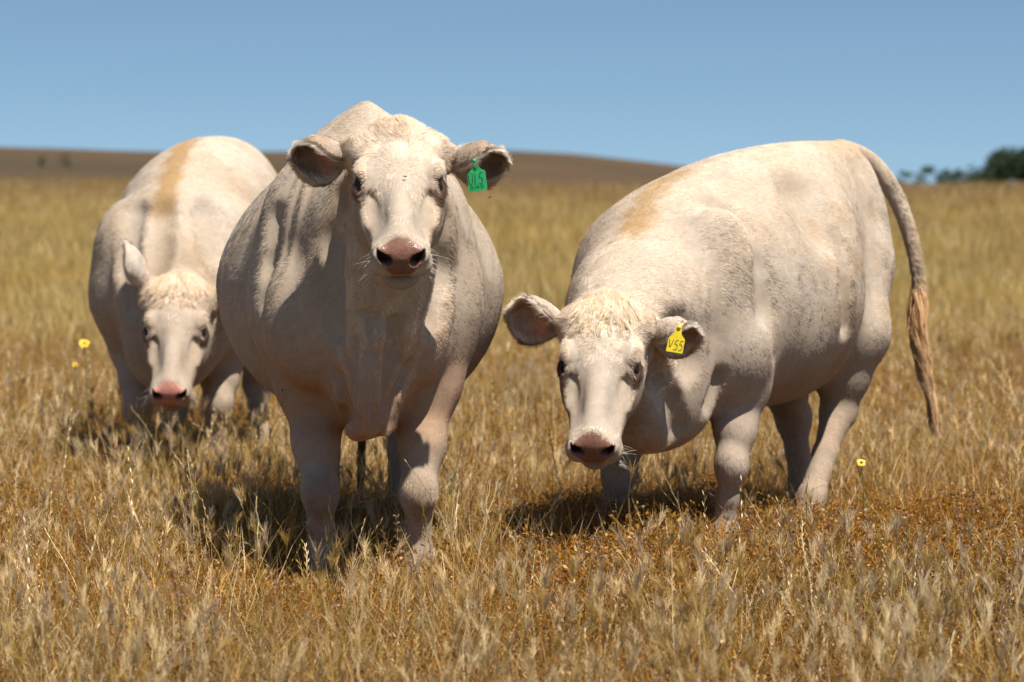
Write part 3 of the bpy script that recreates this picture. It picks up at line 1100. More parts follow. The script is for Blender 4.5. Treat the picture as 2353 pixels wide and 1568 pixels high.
def make_tree(name, base, h, w, label, seed, nclump, leaves, leaf_size, trunk_h=.35, cat="tree", group=None, limbs=7, leaf=None):
    g = np.random.default_rng(seed)
    base = np.asarray(base, float)
    root = bpy.data.objects.new(name, None); root.location = base; link(root)
    tag(root, label, cat, group)
    # clump centres over a rounded crown
    cl = []
    for i in range(nclump):
        a = g.uniform(0, 6.28); zz = g.uniform(0, 1); rr = math.sqrt(g.uniform(.1, 1)) * w / 2 * (math.sqrt(max(.05, 1 - (zz * 1.02 - .15)**2 / .95)))
        cl.append((rr * math.cos(a), rr * math.sin(a), h * (trunk_h + (1 - trunk_h) * zz * .93)))
    cl = np.array(cl)
    V, Q = [], []
    pts = [np.array([0, 0, -.3])] + [np.array([g.normal(0, .02) * h, g.normal(0, .02) * h, h * t]) for t in (.15, .3, .5)]
    v, q = tube(pts, [w * .045, w * .035, w * .03, w * .018]); V += v; Q += q
    for i in range(limbs):
        c = cl[g.integers(nclump)]
        p0 = pts[2]
        mid = p0 * .5 + c * .5 + np.array([0, 0, -.06 * h])
        v, q = tube([p0, mid, c], [w * .018, w * .012, w * .004], 6)
        q = [tuple(k + len(V) for k in f) for f in q]; V += v; Q += q
    mesh_from("trunk", V, Q, M_BARK, root)
    n = leaves
    ci = cl[g.integers(0, nclump, n)]
    rad = (w / 2) * .30 * (.6 + .8 * g.random(nclump))
    k = g.integers(0, nclump, n); ci = cl[k]
    d = unit(g.normal(0, 1, (n, 3))) * (g.random((n, 1))**.5)
    c = ci + d * rad[k][:, None] * np.array([1, 1, .7])
    a = unit(g.normal(0, 1, (n, 3))); b = unit(np.cross(a, g.normal(0, 1, (n, 3))))
    s = leaf_size * (.6 + .8 * g.random((n, 1)))
    V = np.stack([c - a * s, c + b * s * .5, c + a * s, c - b * s * .5], 1).reshape(-1, 3)
    Q = np.arange(4 * n).reshape(n, 4)
    mesh_from("crown", V, Q, leaf or M_LEAF, root, smooth=False)
    return root


def on_ground(px, Y, sink=.0):
    x = (px - 1176.5) / 6960 * Y
    return (x, Y, float(ground_z(np.array([x]), np.array([Y]))[0]) - sink)


def on_hill(px, Y):
    x = (px - 1176.5) / 6960 * Y
    return (x, Y, float(hill_z(np.array([[x]]), np.array([[float(Y)]]))[0, 0]) - .3)


def sky_h(px, py, Y):
    return at(px, py, Y)[2] - on_ground(px, Y)[2]


make_tree("tree", on_ground(2338, 120), sky_h(2338, 334, 120), 5.2, "large dark rounded tree standing on the skyline at the right", 3, 44, 14000, .10, trunk_h=.10)
for px, py, w, sd, lab in ((2150, 382, 1.3, 4, "thin bluish bush on the skyline just right of the raised tail"), (2186, 392, 1.2, 5, "second low bush of the skyline row, between the tail and the tree"),
                           (2222, 396, 1.1, 6, "low bush of the skyline row nearest the large tree"), (2078, 392, .8, 8, "faint slim bush on the skyline touching the arched tail")):
    make_tree("bush", on_ground(px, 150), sky_h(px, py, 150), w * 1.7, lab, sd, 26, 800, .08, trunk_h=.55, cat="bush", group="bushes along the skyline")
make_tree("bush", on_hill(97, 330), 1.5, 1.1, "small green bush on the brown hillside, leftmost of the two", 9, 9, 420, .10, trunk_h=.1, cat="bush", group="bushes on the hillside", leaf=M_LEAF2)
make_tree("bush", on_hill(151, 330), 1.8, 1.3, "small green bush on the brown hillside, right of its neighbour", 10, 9, 480, .10, trunk_h=.1, cat="bush", group="bushes on the hillside", leaf=M_LEAF2)
# ------------------------------------------------------------------ the three cows
def make_comb(T, H, S, whorl=(.165, 0, .02)):
    fwd, hy = T.x, T.y

    def fn(V, N):
        q = T.loc(V)
        D = -fwd[None] * .75 + np.array([0, 0, -1.0])[None] * (.35 + .6 * sstep(.95, .6, V[:, 2]))[:, None]
        D = np.where((V[:, 2] < .5)[:, None], np.array([[0, 0, -1.0]]) - .15 * fwd[None], D)
        D = D + hy[None] * (np.sign(q[:, 1]) * .35)[:, None]
        h = H.loc(V) / S
        w = sstep(-.10, .0, h[:, 0]) * sstep(.23, .19, np.abs(h[:, 1])) * (h[:, 2] > -.26) * (h[:, 2] < .1)
        R = h - np.array(whorl)
        R = R / (np.linalg.norm(R, axis=1, keepdims=True) + 1e-6)
        HD = H.x[None] * (R[:, 0:1] + .12) + H.y[None] * R[:, 1:2] + H.z[None] * R[:, 2:3] * .6
        side = sstep(-.03, -.08, h[:, 2])[:, None]
        HD = HD * (1 - side) + (-H.x * .6 - H.z * .5)[None] * side
        return unit(D * (1 - w)[:, None] + HD * w[:, None] + .02)
    return fn


def stripe(P, pts, rad):
    """distance mask to a polyline"""
    d = np.full(len(P), 9.0)
    for a, b in zip(pts[:-1], pts[1:]):
        a = np.asarray(a); b = np.asarray(b); ba = b - a
        t = np.clip(((P - a) @ ba) / ba.dot(ba), 0, 1)
        d = np.minimum(d, np.linalg.norm(P - a - t[:, None] * ba, axis=1))
    return sstep(rad * 1.5, rad * .4, d + (vnoise(P * np.array([1, 1, .4]), 26, 3) * .30 + vnoise(P * np.array([1, 1, .35]), 75, 5) * .30) * rad)


QUICK = False
NF = 40000 if QUICK else 400000

# ---------- front cow: broad, head up, looking into the lens, green tag
T = Frame((-.451, 9.0, 0), (.082, -.997, 0), (0, 0, 1))
H1 = Frame(at(916, 303, 7.93), (.042, -.842, -.540), (.02, -.540, .842))
h_ops, h_eyes = head_ops(H1, 1.0, 1.05)
rows = [(-.88, 0, 1.12, .96, .80, .05, 2, 2), (-.84, 0, 1.20, .97, .72, .15, 2, 2), (-.72, 0, 1.25, .95, .62, .24, 2.0, 2),
        (-.50, 0, 1.27, .90, .54, .33, 2.0, 2), (-.25, 0, 1.27, .87, .48, .395, 1.9, 2), (0, 0, 1.28, .86, .455, .425, 1.7, 2),
        (.2, 0, 1.31, .86, .46, .410, 1.55, 2), (.38, 0, 1.36, .88, .47, .355, 1.42, 2), (.5, 0, 1.390, .90, .48, .305, 1.35, 2),
        (.62, 0, 1.36, .90, .47, .265, 1.45, 1.7), (.75, 0, 1.22, .90, .47, .215, 1.9, 1.5), (.86, 0, 1.08, .84, .49, .155, 2, 1.5),
        (.93, 0, .98, .78, .53, .09, 2, 1.6), (.96, 0, .86, .72, .60, .035, 2, 2)]
ops = [('u', .05, Loft(T, rows))]
for s in (1, -1):
    ops += [('u', .08, Ell(T.pt(.52, s * .215, .92), (.17, .085, .24), T.R)),
            ('u', .08, Ell(T.pt(.74, s * .150, .76), (.065, .06, .12), T.R)),
            ('u', .10, Ell(T.pt(-.60, s * .20, .92), (.18, .12, .24), T.R))]
ops += [('u', .05, Ell(T.pt(.84, -.01, .60), (.10, .080, .115), T.R)),
        ('u', .02, Ell(T.pt(.86, -.035, .525), (.07, .042, .06), T.R)),
        ('u', .02, Ell(T.pt(.86, .040, .53), (.06, .032, .05), T.R)),
        ('u', .08, Cone(H1.pt(.05, 0, -.105), T.pt(.76, .03, 1.04), .112, .175)),
        ('u', .09, Cone(T.pt(.76, .03, 1.04), T.pt(.5, 0, 1.08), .175, .24)),
        ('u', .08, Cone(H1.pt(.10, 0, -.165), T.pt(.86, .01, .86), .085, .145))]
ops += chain([H1.pt(.13, 0, -.215), T.pt(.985, .015, .93), T.pt(1.005, .0, .76), T.pt(.965, -.01, .60), T.pt(.92, -.01, .51)], [.022, .028, .028, .030, .028], .022)
# folds of skin beside the dewlap
for dy, a0 in ((.045, .9), (-.05, .88)):
    ops += chain([T.pt(a0 + .03, dy * .8, .98), T.pt(a0 + .045, dy * 1.1, .78), T.pt(a0, dy * 1.5, .58)], [.012, .016, .012], .035)
for s, lx, kx, hx in ((-1, 712, 736, 737), (1, 982, 961, 960)):
    ops += front_leg(T.pt(.56, s * .19, .80), at(lx, 880, 8.42), at(kx, 1128, 8.30), np.append(at(hx, 1300, 8.34)[:2], .13), np.append(at(hx, 1300, 8.30)[:2], 0),
                     (.12, .086, .060, .047, .034, .039), (.05, -1, 0))
for s, X0 in ((-1, -.60), (1, -.365)):
    ops += hind_leg(T.pt(-.60, s * .20, .92), T.pt(-.50, s * .21, .70), np.array([X0, 9.78, .48]), np.array([X0 + .01, 9.68, .12]), np.array([X0 + .012, 9.64, 0]),
                    (.16, .13, .075, .055, .040, .042), (.05, -1, 0))
# armpit folds
for s, px in ((-1, 790), (1, 905)):
    for k in range(3):
        ops += chain([at(px + s * (6 - 10 * k), 925, 8.24), at(px + s * (2 - 16 * k), 985, 8.26)], [.010, .007], .02)
ops = crease(ops, [(770, 470), (752, 560), (738, 660), (742, 740)], 7.6, 9.2, .055, .030, .05)
ops = crease(ops, [(1040, 520), (1030, 620), (1010, 720)], 7.6, 9.2, .05, .020, .05)
ops = crease(ops, [(846, 730), (838, 820), (836, 920)], 7.6, 9.2, .024, .018, .025)
ops = crease(ops, [(905, 740), (908, 830), (892, 930)], 7.6, 9.2, .022, .016, .025)
ops = crease(ops, [(775, 870), (792, 940), (786, 985)], 7.6, 9.2, .024, .020, .025)
ops = crease(ops, [(935, 850), (912, 930), (908, 980)], 7.6, 9.2, .024, .020, .025)
ops = crease(ops, [(622, 500), (610, 600), (612, 700), (645, 800)], 7.6, 9.6, .035, .009, .04)
ops = swell(ops, 690, 745, 7.6, 9.2, (.085, .08, .14), .008, .10)
# vertical folds on the neck seen left and right of the face
def folds1(P):
    a = (P[:, 0] + .30) / (.35 + .9 * np.clip(1.25 - P[:, 2], 0, .6))
    n = vnoise(P * np.array([1, 1, .4]), 9, 2)
    return .0055 * np.sin(a * 50 + n * 4.5) * (.5 + .7 * n)
ops.append(('d', .01, Disp(T.pt(.72, -.15, .98), (.24, .30, .36), folds1)))
ops.append(('d', .01, Disp(T.pt(.60, .20, .98), (.18, .26, .33), lambda P: .4 * folds1(P))))
# the tail hangs straight behind
tail1 = [T.pt(-.80, 0, 1.19), T.pt(-.90, 0, 1.12), T.pt(-.93, .01, .95), np.array([-.492, 9.93, .72]), np.array([-.492, 9.93, .55])]
ops += chain(tail1, [.05, .036, .024, .016, .010], .02)
ops += h_ops


def lens1(V):
    h = H1.loc(V)
    w = sstep(-.05, .0, h[:, 0]) * (np.abs(h[:, 1]) < .2) * (np.abs(h[:, 2] + .1) < .2)
    top = sstep(.24, .04, h[:, 0]) * w
    L = .015 * (1 - w) + w * (.011 + .018 * top) * sstep(.55, .40, h[:, 0] - .0)
    L = L * (.75 + .5 * sstep(.5, .9, V[:, 2]))
    rg = np.exp(-(((V - at(572, 560, 8.95)) / np.array([.13, .35, .16]))**2).sum(1)) + np.exp(-(((V - at(960, 1170, 8.25)) / .05)**2).sum(1))
    return np.maximum(L + .010 * rg, .004), .12 + .75 * top + .7 * rg, 0


def paint1(V, N, C):
    q = T.loc(V)
    # curly darker patch on flank, tan knees, brownish withers
    C = mixc(C, stripe(V, [T.pt(.48, 0, 1.39), T.pt(.1, 0, 1.35)], .07) * .25, TAN)
    for kx in (736, 961):
        kp = at(kx, 1150, 8.24)
        d = np.linalg.norm((V - kp) / np.array([.9, 1.2, 1.5]), axis=1)
        C = mixc(C, sstep(.075, .03, d + vnoise(V, 40) * .01) * .55, (.20, .14, .09))
    side = sstep(-.1, .5, vnoise(V * np.array([1, 1, .35]), 7, 6))
    C = mixc(C, side * .28 * (q[:, 0] > -.5), TAN)
    C = mixc(C, sstep(.85, .55, V[:, 2]) * sstep(.36, .52, V[:, 2]) * sstep(.3, .6, q[:, 0]) * .75, (.35, .205, .115))  # tan chest paints in the warm shade below head and neck
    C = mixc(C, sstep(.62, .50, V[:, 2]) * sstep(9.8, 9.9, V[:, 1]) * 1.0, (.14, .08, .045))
    return C


ears1 = [dict(args=(at(812, 352, 7.97), at(676, 362, 7.95), (-.05, -.86, -.50), .084), kw=dict(droop=np.array([0, -.01, -.004]), roll=.45), inside=np.array([.13, .075, .045]), pink=.8, brown=1.0),  # ear insides: brown hair, coloured darker for the shadow under the fold
         dict(args=(at(1022, 360, 7.97), at(1160, 368, 7.95), (.05, -.80, -.60), .084), kw=dict(droop=np.array([0, -.01, -.008]), roll=-.5), inside=np.array([.13, .075, .045]), pink=.35, brown=1.0)]
for e, s in zip(ears1, (-1, 1)):
    ops += [('u', .035, Cone(H1.pt(.055, s * .085, -.035), e['args'][0] + unit(e['args'][1] - e['args'][0]) * .03, .045, .024))]
fine = [(np.array([-.52, 7.45, .82]), np.array([-.05, 8.02, 1.42]))]
loc1 = (-.42, 8.95, 0)
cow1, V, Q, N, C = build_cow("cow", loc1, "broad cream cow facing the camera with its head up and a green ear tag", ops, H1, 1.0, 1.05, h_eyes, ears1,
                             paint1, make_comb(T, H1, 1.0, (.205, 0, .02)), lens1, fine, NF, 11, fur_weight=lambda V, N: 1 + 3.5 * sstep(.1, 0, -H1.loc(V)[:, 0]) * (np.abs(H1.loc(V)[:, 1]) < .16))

# green tag
tr = unit(at(1110, 434, 7.86) - at(1067, 441, 7.88)); tu = unit(at(1074, 400, 7.88) - at(1067, 441, 7.88))
tt = at(1090, 369, 7.86)
ol = [(-.0075, .002), (.0075, .002), (.008, -.012), (.012, -.021), (.025, -.029), (.0255, -.076), (-.0235, -.076), (-.0225, -.031), (-.011, -.021), (-.008, -.012)]
ol = [(a * 1.06, b * 1.06) for a, b in ol]
ear_tag(tt, tr, tu, ol, M_GTAG, [("H", -.004, -.0275, .0085, .01, .8, .0013), ("U15", -.021, -.0635, .030, .0130, .52, .0015), ("25-10-23", -.0185, -.0735, .0075, .0048, .52, .0012)],
        cow1, loc1, "green ear tag with a handwritten U15")

# tail switch
def switch(root, path, n, seed, cols, spread, loc, length_pts=12, wave=.012):
    g = np.random.default_rng(seed)
    path = np.asarray(path, float)
    k = length_pts
    s = np.linspace(0, 1, len(path)); tq = np.linspace(0, 1, k)
    base = np.stack([np.interp(tq, s, path[:, a]) for a in range(3)], 1)
    m = 46
    paths = np.zeros((m, k, 3)); col = np.zeros((m, 3))
    for i in range(m):
        st = g.uniform(0, .45)
        en = min(1, st + g.uniform(.45, .8))
        tt_ = np.linspace(st, en, k)
        b = np.stack([np.interp(tt_, tq, base[:, a]) for a in range(3)], 1)
        a0, ph = g.uniform(0, 6.28), g.uniform(0, 6.28)
        w = np.interp(tt_, [0, .25, .5, .8, 1], [.38, 1, .62, .26, .08]) * spread
        off = np.stack([np.cos(a0 + 5 * (tt_ - st)), np.sin(a0 + 5 * (tt_ - st)), 0 * tt_], 1) * (w * g.uniform(.3, 1))[:, None]
        paths[i] = b + off
        u = g.random()
        c = cols[0] * (1 - u) + cols[1] * u
        col[i] = c * (1 - .35 * st)
    P, r, Cc = lock_strands(None, None, None, paths, n, seed + 1, np.full(m, spread * .16), col, .2, k=k, wave=wave, wfreq=1.6, radius=.0008)
    nr = unit(np.stack([P[:, 3, 0] - base[3, 0], P[:, 3, 1] - base[3, 1] - .03, np.full(n, .012)], 1) + g.normal(0, .01, (n, 3)))
    o = curves_from("tail_switch", P, r, M_FUR, root, dict(fcol=Cc, fnrm=nr), offset=loc)
    o["kind"] = "stuff"
    return o


switch(cow1, [(-.492, 9.93, .60), (-.49, 9.93, .40), (-.498, 9.93, .22), (-.50, 9.93, .10)], 900, 50, (np.array([.12, .07, .035]), np.array([.2, .12, .06])), .017, loc1)

# ---------- right cow: grazing three-quarter view, yellow tag
T2 = Frame((.82, 9.61, 0), (-.59, -.807, 0), (0, 0, 1))
H2 = Frame(at(1392, 700, 8.58), (-.10, -.69, -.715), (-.06, -.715, .69))
S2 = .975
h_ops, h_eyes = head_ops(H2, S2, 1.07)
rows = [(-.61, 0, 1.16, .98, .82, .03, 2, 2), (-.57, 0, 1.23, .98, .76, .085, 2, 2), (-.50, 0, 1.275, .96, .68, .135, 2.0, 2),
        (-.40, 0, 1.300, .93, .60, .145, 2.0, 2), (-.20, 0, 1.298, .86, .51, .225, 1.95, 2), (0, 0, 1.285, .82, .465, .335, 1.95, 2),
        (.2, 0, 1.260, .81, .455, .37, 1.95, 2), (.38, 0, 1.225, .82, .45, .345, 1.95, 2), (.5, 0, 1.195, .83, .45, .315, 1.85, 2),
        (.62, 0, 1.145, .81, .43, .28, 1.85, 2), (.74, 0, 1.06, .75, .41, .225, 1.95, 2), (.84, 0, .95, .68, .39, .165, 2, 2),
        (.91, 0, .85, .62, .42, .10, 2, 2), (.95, 0, .75, .58, .48, .035, 2, 2)]
ops = [('u', .05, Loft(T2, rows))]
for s in (1, -1):
    ops += [('u', .08, Ell(T2.pt(.53, s * .21, .82), (.17, .10, .24), T2.R)),
            ('u', .07, Ell(T2.pt(.74, s * .15, .62), (.09, .08, .11), T2.R)),
            ('u', .06, Ell(T2.pt(-.40, s * .075, .93), (.15, .078, .24), T2.R))]
nk = np.array([.365, 8.87, .79])
ops += [('u', .10, Cone(H2.pt(.05, 0, -.10), nk, .115, .175)),
        ('u', .12, Cone(nk, T2.pt(.58, -.01, .86), .175, .25)),
        ('u', .08, Cone(H2.pt(.12, 0, -.16), nk + np.array([.04, .0, -.16]), .08, .14)),
        ('u', .08, Cone(nk + np.array([.04, 0, -.16]), T2.pt(.80, .03, .55), .13, .14)),
        ('u', .10, Ell(at(1525, 930, 8.92), (.13, .12, .12)))]
ops += [('u', .09, Ell(at(1490, 945, 8.78), (.085, .11, .115)))]
F2 = (-.59, -.807, 0)
ops += front_leg(T2.pt(.58, .20, .70), at(1700, 890, 9.05), at(1682, 1065, 8.98), np.append(at(1662, 1240, 9.02)[:2], .12), np.append(at(1656, 1260, 8.96)[:2], 0),
                 (.11, .076, .057, .044, .032, .037), F2)
ops += front_leg(T2.pt(.60, -.17, .68), at(1455, 900, 9.32), at(1424, 1085, 9.22), np.append(at(1398, 1200, 9.24)[:2], .12), np.append(at(1392, 1240, 9.2)[:2], 0),
                 (.12, .082, .060, .049, .034, .038), F2)
ops += hind_leg(T2.pt(-.38, .085, .88), T2.pt(-.26, .15, .68), at(1925, 945, 9.72), at(1866, 1140, 9.50), np.append(at(1848, 1220, 9.44)[:2], 0),
                (.10, .108, .076, .055, .038, .041), F2)
ops += hind_leg(T2.pt(-.38, -.10, .86), T2.pt(-.30, -.17, .64), at(1822, 965, 10.06), at(1842, 1110, 10.02), np.append(at(1842, 1180, 9.98)[:2], 0),
                (.12, .11, .075, .055, .039, .041), F2)
tp = [at(1925, 352, 9.98), at(1962, 358, 10.08), at(2006, 382, 10.14), at(2050, 438, 10.15), at(2084, 520, 10.14), at(2104, 600, 10.12), at(2113, 680, 10.10), at(2112, 730, 10.08)]
tpa = np.array(tp)
tps = np.stack([catmull(np.arange(8.0), tpa[:, a], np.linspace(0, 7, 29)) for a in range(3)], 1)
ops += chain(tps, np.interp(np.linspace(0, 7, 29), range(8), [.045, .038, .032, .027, .023, .021, .019, .014]), .012)


def folds2(P):
    n = vnoise(P * np.array([1, 1, .4]), 8, 2)
    a = P[:, 0] + P[:, 1] * .3 + P[:, 2] * .12
    return .0035 * np.sin(a * 70 + n * 5) * (.4 + .8 * n)


ops.append(('d', .01, Disp(np.array([.50, 8.85, .82]), (.17, .26, .26), folds2)))
ops = crease(ops, [(1640, 462), (1702, 520), (1738, 610), (1760, 720), (1772, 820)], 8.3, 10.2, .035, .011, .035)
ops = crease(ops, [(1938, 560), (1950, 660), (1950, 750)], 8.3, 10.4, .028, .012, .035)
ops = crease(ops, [(1860, 430), (1905, 500)], 8.3, 10.4, .09, .018, .08)
ops = crease(ops, [(1655, 860), (1634, 930)], 8.3, 10.2, .025, .014, .03)
ops = crease(ops, [(1508, 860), (1552, 930), (1562, 990)], 8.3, 10.2, .03, .016, .04)
ops = crease(ops, [(1568, 760), (1600, 830)], 8.3, 10.2, .05, .014, .05)
ops = swell(ops, 1700, 810, 8.3, 10.2, (.08, .07, .10), .006, .09)
ops = swell(ops, 1650, 610, 8.3, 10.2, (.09, .06, .16), .010, .08)
# groove behind the shoulder, and the flank hollow
ops.append(('s', .07, Ell(T2.pt(.30, .385, .78), (.03, .012, .28), T2.R)))
ops.append(('s', .10, Ell(T2.pt(-.22, .35, 1.02), (.07, .03, .14), T2.R)))
ops += h_ops
ears2 = [dict(args=(at(1316, 748, 8.64), at(1170, 712, 8.66), (-.15, -.85, -.30), .088), kw=dict(droop=np.array([0, -.01, -.012]), roll=.3), inside=np.array([.30, .19, .13]), pink=.95),
         dict(args=(at(1478, 762, 8.62), at(1604, 756, 8.60), (.05, -.80, -.60), .082), kw=dict(droop=np.array([0, -.01, -.022]), roll=-.5), inside=np.array([.24, .14, .09]), pink=.6)]
for e, s in zip(ears2, (-1, 1)):
    ops += [('u', .035, Cone(H2.pt(.055, s * .085, -.035), e['args'][0] + unit(e['args'][1] - e['args'][0]) * .03, .045, .024))]


def lens_g(H, S):
    def fn(V):
        h = H.loc(V) / S
        w = sstep(-.05, .0, h[:, 0]) * (np.abs(h[:, 1]) < .2) * (np.abs(h[:, 2] + .1) < .2)
        top = sstep(.26, .05, h[:, 0]) * w
        L = .016 * (1 - w) + w * (.013 + .018 * top)
        return np.maximum(L * (.8 + .4 * sstep(.5, .9, V[:, 2])), .004), .14 + .75 * top, 0
    return fn


st2 = [at(1562, 412, 9.2), at(1515, 440, 9.12), at(1482, 475, 9.05), at(1462, 530, 8.95), at(1452, 590, 8.85)]


def paint2(V, N, C):
    C = mixc(C, stripe(V, st2, .046) * .85, OCHRE)
    C = mixc(C, stripe(V, [T2.pt(-.2, 0, 1.30), T2.pt(-.6, 0, 1.26)], .07) * .3, OCHRE)
    q = T2.loc(V)
    pat = sstep(0, .5, vnoise(V, 13, 6)) * sstep(.2, -.1, np.abs(q[:, 0] + .1) - .35) * (q[:, 1] > .1) * sstep(1.25, 1.1, V[:, 2])
    C = mixc(C, pat * .25, OCHRE)
    C = mixc(C, sstep(.66, .50, V[:, 2]) * sstep(.5, .2, np.abs(q[:, 0])) * .35, DIRT)
    d = np.full(len(V), 9.0)
    tl = sstep(9.93, 10.0, V[:, 1]) * sstep(1.36, 1.40, V[:, 0] + (V[:, 2] < 1.2) * .1)
    dt = np.full(len(V), 9.0)
    for a_, b_ in zip(tps[10:-1], tps[11:]):
        ba = b_ - a_; t_ = np.clip(((V - a_) @ ba) / ba.dot(ba), 0, 1)
        dt = np.minimum(dt, np.linalg.norm(V - a_ - t_[:, None] * ba, axis=1))
    C = mixc(C, (dt < .045) * sstep(1.15, .80, V[:, 2]) * .85, (.27, .18, .105))
    g = stripe(V, [T2.pt(-.08, .38, .93), T2.pt(-.10, .36, .76)], .008) * (V[:, 1] < 9.8)
    return C


loc2 = (.82, 9.55, 0)
fine = [(np.array([.02, 8.12, .30]), np.array([.50, 8.75, .92]))]
cow2, V, Q, N, C = build_cow("cow", loc2, "cream cow turned three-quarters with lowered head, yellow ear tag and swung-out tail", ops, H2, S2, 1.07, h_eyes, ears2,
                             paint2, make_comb(T2, H2, S2), lens_g(H2, S2), fine, NF, 12,
                             fur_weight=lambda V, N: 1 + 3.5 * sstep(.1, 0, -H2.loc(V)[:, 0]) * (np.abs(H2.loc(V)[:, 1]) < .16))
forelock(cow2, H2, S2, V, N, loc2, 60, (WHITE * .92, np.array([.30, .225, .13])), length=.080, n=7000)
tr = unit(at(1561, 815, 8.455) - at(1520, 808, 8.47)); tu = unit(at(1571, 782, 8.46) - at(1560, 815, 8.455))
tt = at(1561, 752, 8.475)
ol = [(-.0085, .004), (.0085, .004), (.0085, -.012), (.011, -.021), (.0235, -.033), (.0235, -.073), (-.0245, -.073), (-.0235, -.033), (-.012, -.021), (-.0085, -.012)]
ear_tag(tt, tr, tu, ol, M_YTAG, [("V55", -.020, -.066, .029, .0140, .50, .0016)], cow2, loc2, "yellow ear tag with a handwritten V55")
sw2 = [at(2107, 640, 10.11), at(2113, 690, 10.09), at(2108, 740, 10.07), at(2112, 800, 10.05), at(2128, 860, 10.03), at(2142, 920, 10.02), at(2155, 1010, 10.0)]
switch(cow2, sw2, 3600, 61, (np.array([.40, .275, .16]), np.array([.22, .12, .05])), .032, loc2, wave=.022)

# ---------- left cow: grazing head-on behind the front cow
T3 = Frame((-1.235, 11.95, 0), (-.04, -1, 0), (0, 0, 1))
H3 = Frame(at(414, 652, 10.95), (-.015, -.71, -.70), (.0, -.70, .71))
S3 = .98
h_ops, h_eyes = head_ops(H3, S3, 1.06)
rows = [(-.70, .02, 1.20, 1.0, .82, .04, 2, 2), (-.66, .02, 1.28, 1.0, .76, .13, 2, 2), (-.58, .02, 1.335, .98, .68, .22, 2.2, 2),
        (-.42, .02, 1.355, .95, .60, .29, 2.2, 2), (-.20, .02, 1.350, .90, .52, .335, 2.1, 2), (0, .02, 1.335, .88, .47, .355, 2, 2),
        (.2, .02, 1.310, .87, .46, .35, 2, 2), (.38, .02, 1.27, .86, .46, .32, 1.95, 2), (.5, .02, 1.225, .85, .46, .285, 1.9, 2),
        (.62, .02, 1.16, .82, .44, .26, 1.9, 2), (.74, .02, 1.07, .76, .42, .225, 1.95, 2), (.84, .01, .95, .69, .41, .165, 2, 2),
        (.91, 0, .84, .63, .43, .10, 2, 2), (.95, 0, .75, .59, .50, .035, 2, 2)]
ops = [('u', .05, Loft(T3, rows))]
for s in (1, -1):
    ops += [('u', .08, Ell(T3.pt(.53, s * .22, .84), (.17, .10, .24), T3.R)),
            ('u', .10, Ell(T3.pt(-.46, s * .16, .90), (.17, .11, .24), T3.R))]
nk = np.array([-1.245, 11.20, .80])
ops += [('u', .10, Cone(H3.pt(.05, 0, -.10), nk, .115, .17)), ('u', .12, Cone(nk, T3.pt(.58, 0, .88), .17, .24)),
        ('u', .08, Cone(H3.pt(.12, 0, -.16), nk + np.array([0, .05, -.16]), .08, .13)),
        ('u', .08, Cone(nk + np.array([0, .05, -.16]), T3.pt(.78, 0, .55), .13, .14))]
F3 = (0, -1, 0)
ops += front_leg(T3.pt(.58, -.19, .72), at(310, 800, 11.45), at(318, 930, 11.35), np.append(at(325, 1060, 11.38)[:2], .12), np.append(at(326, 1060, 11.34)[:2], 0), (.12, .085, .062, .050, .035, .039), F3)
ops += front_leg(T3.pt(.58, .17, .72), at(512, 800, 11.45), at(500, 925, 11.35), np.append(at(497, 1060, 11.38)[:2], .12), np.append(at(497, 1060, 11.34)[:2], 0), (.12, .088, .066, .053, .036, .040), F3)
ops += hind_leg(T3.pt(-.42, .18, .88), T3.pt(-.34, .21, .66), at(592, 880, 12.5), at(598, 1010, 12.38), np.append(at(600, 1010, 12.34)[:2], 0), (.17, .13, .08, .06, .042, .043), F3)
ops += hind_leg(T3.pt(-.42, -.18, .88), T3.pt(-.34, -.20, .66), at(405, 880, 12.6), at(405, 1010, 12.5), np.append(at(405, 1010, 12.46)[:2], 0), (.17, .13, .08, .06, .042, .043), F3)
ops += chain([T3.pt(-.62, 0, 1.29), T3.pt(-.73, 0, 1.22), T3.pt(-.76, 0, 1.0), T3.pt(-.76, .02, .7)], [.05, .036, .028, .018], .02)
ops = crease(ops, [(362, 480), (348, 560), (335, 650)], 10.4, 12.6, .06, .020, .06)
ops = crease(ops, [(478, 480), (500, 560)], 10.4, 12.6, .06, .018, .06)
ops = crease(ops, [(300, 480), (282, 600), (285, 700)], 10.4, 12.8, .05, .012, .05)
ops += h_ops
ears3 = [dict(args=(at(352, 672, 11.0), at(287, 560, 11.0), (-.95, .10, .15), .080), kw=dict(), inside=np.array([.46, .31, .23]), pink=.5, brown=.1),
         dict(args=(at(484, 690, 11.02), at(560, 640, 11.2), (.5, -.5, -.4), .090), kw=dict(), inside=np.array([.34, .22, .15]), pink=.6)]
for e, s in zip(ears3, (-1, 1)):
    ops += [('u', .035, Cone(H3.pt(.055, s * .085, -.035), e['args'][0] + unit(e['args'][1] - e['args'][0]) * .03, .045, .024))]
st3 = [at(432, 345, 12.0), at(424, 380, 11.8), at(412, 430, 11.6), at(412, 480, 11.45), at(418, 520, 11.35)]


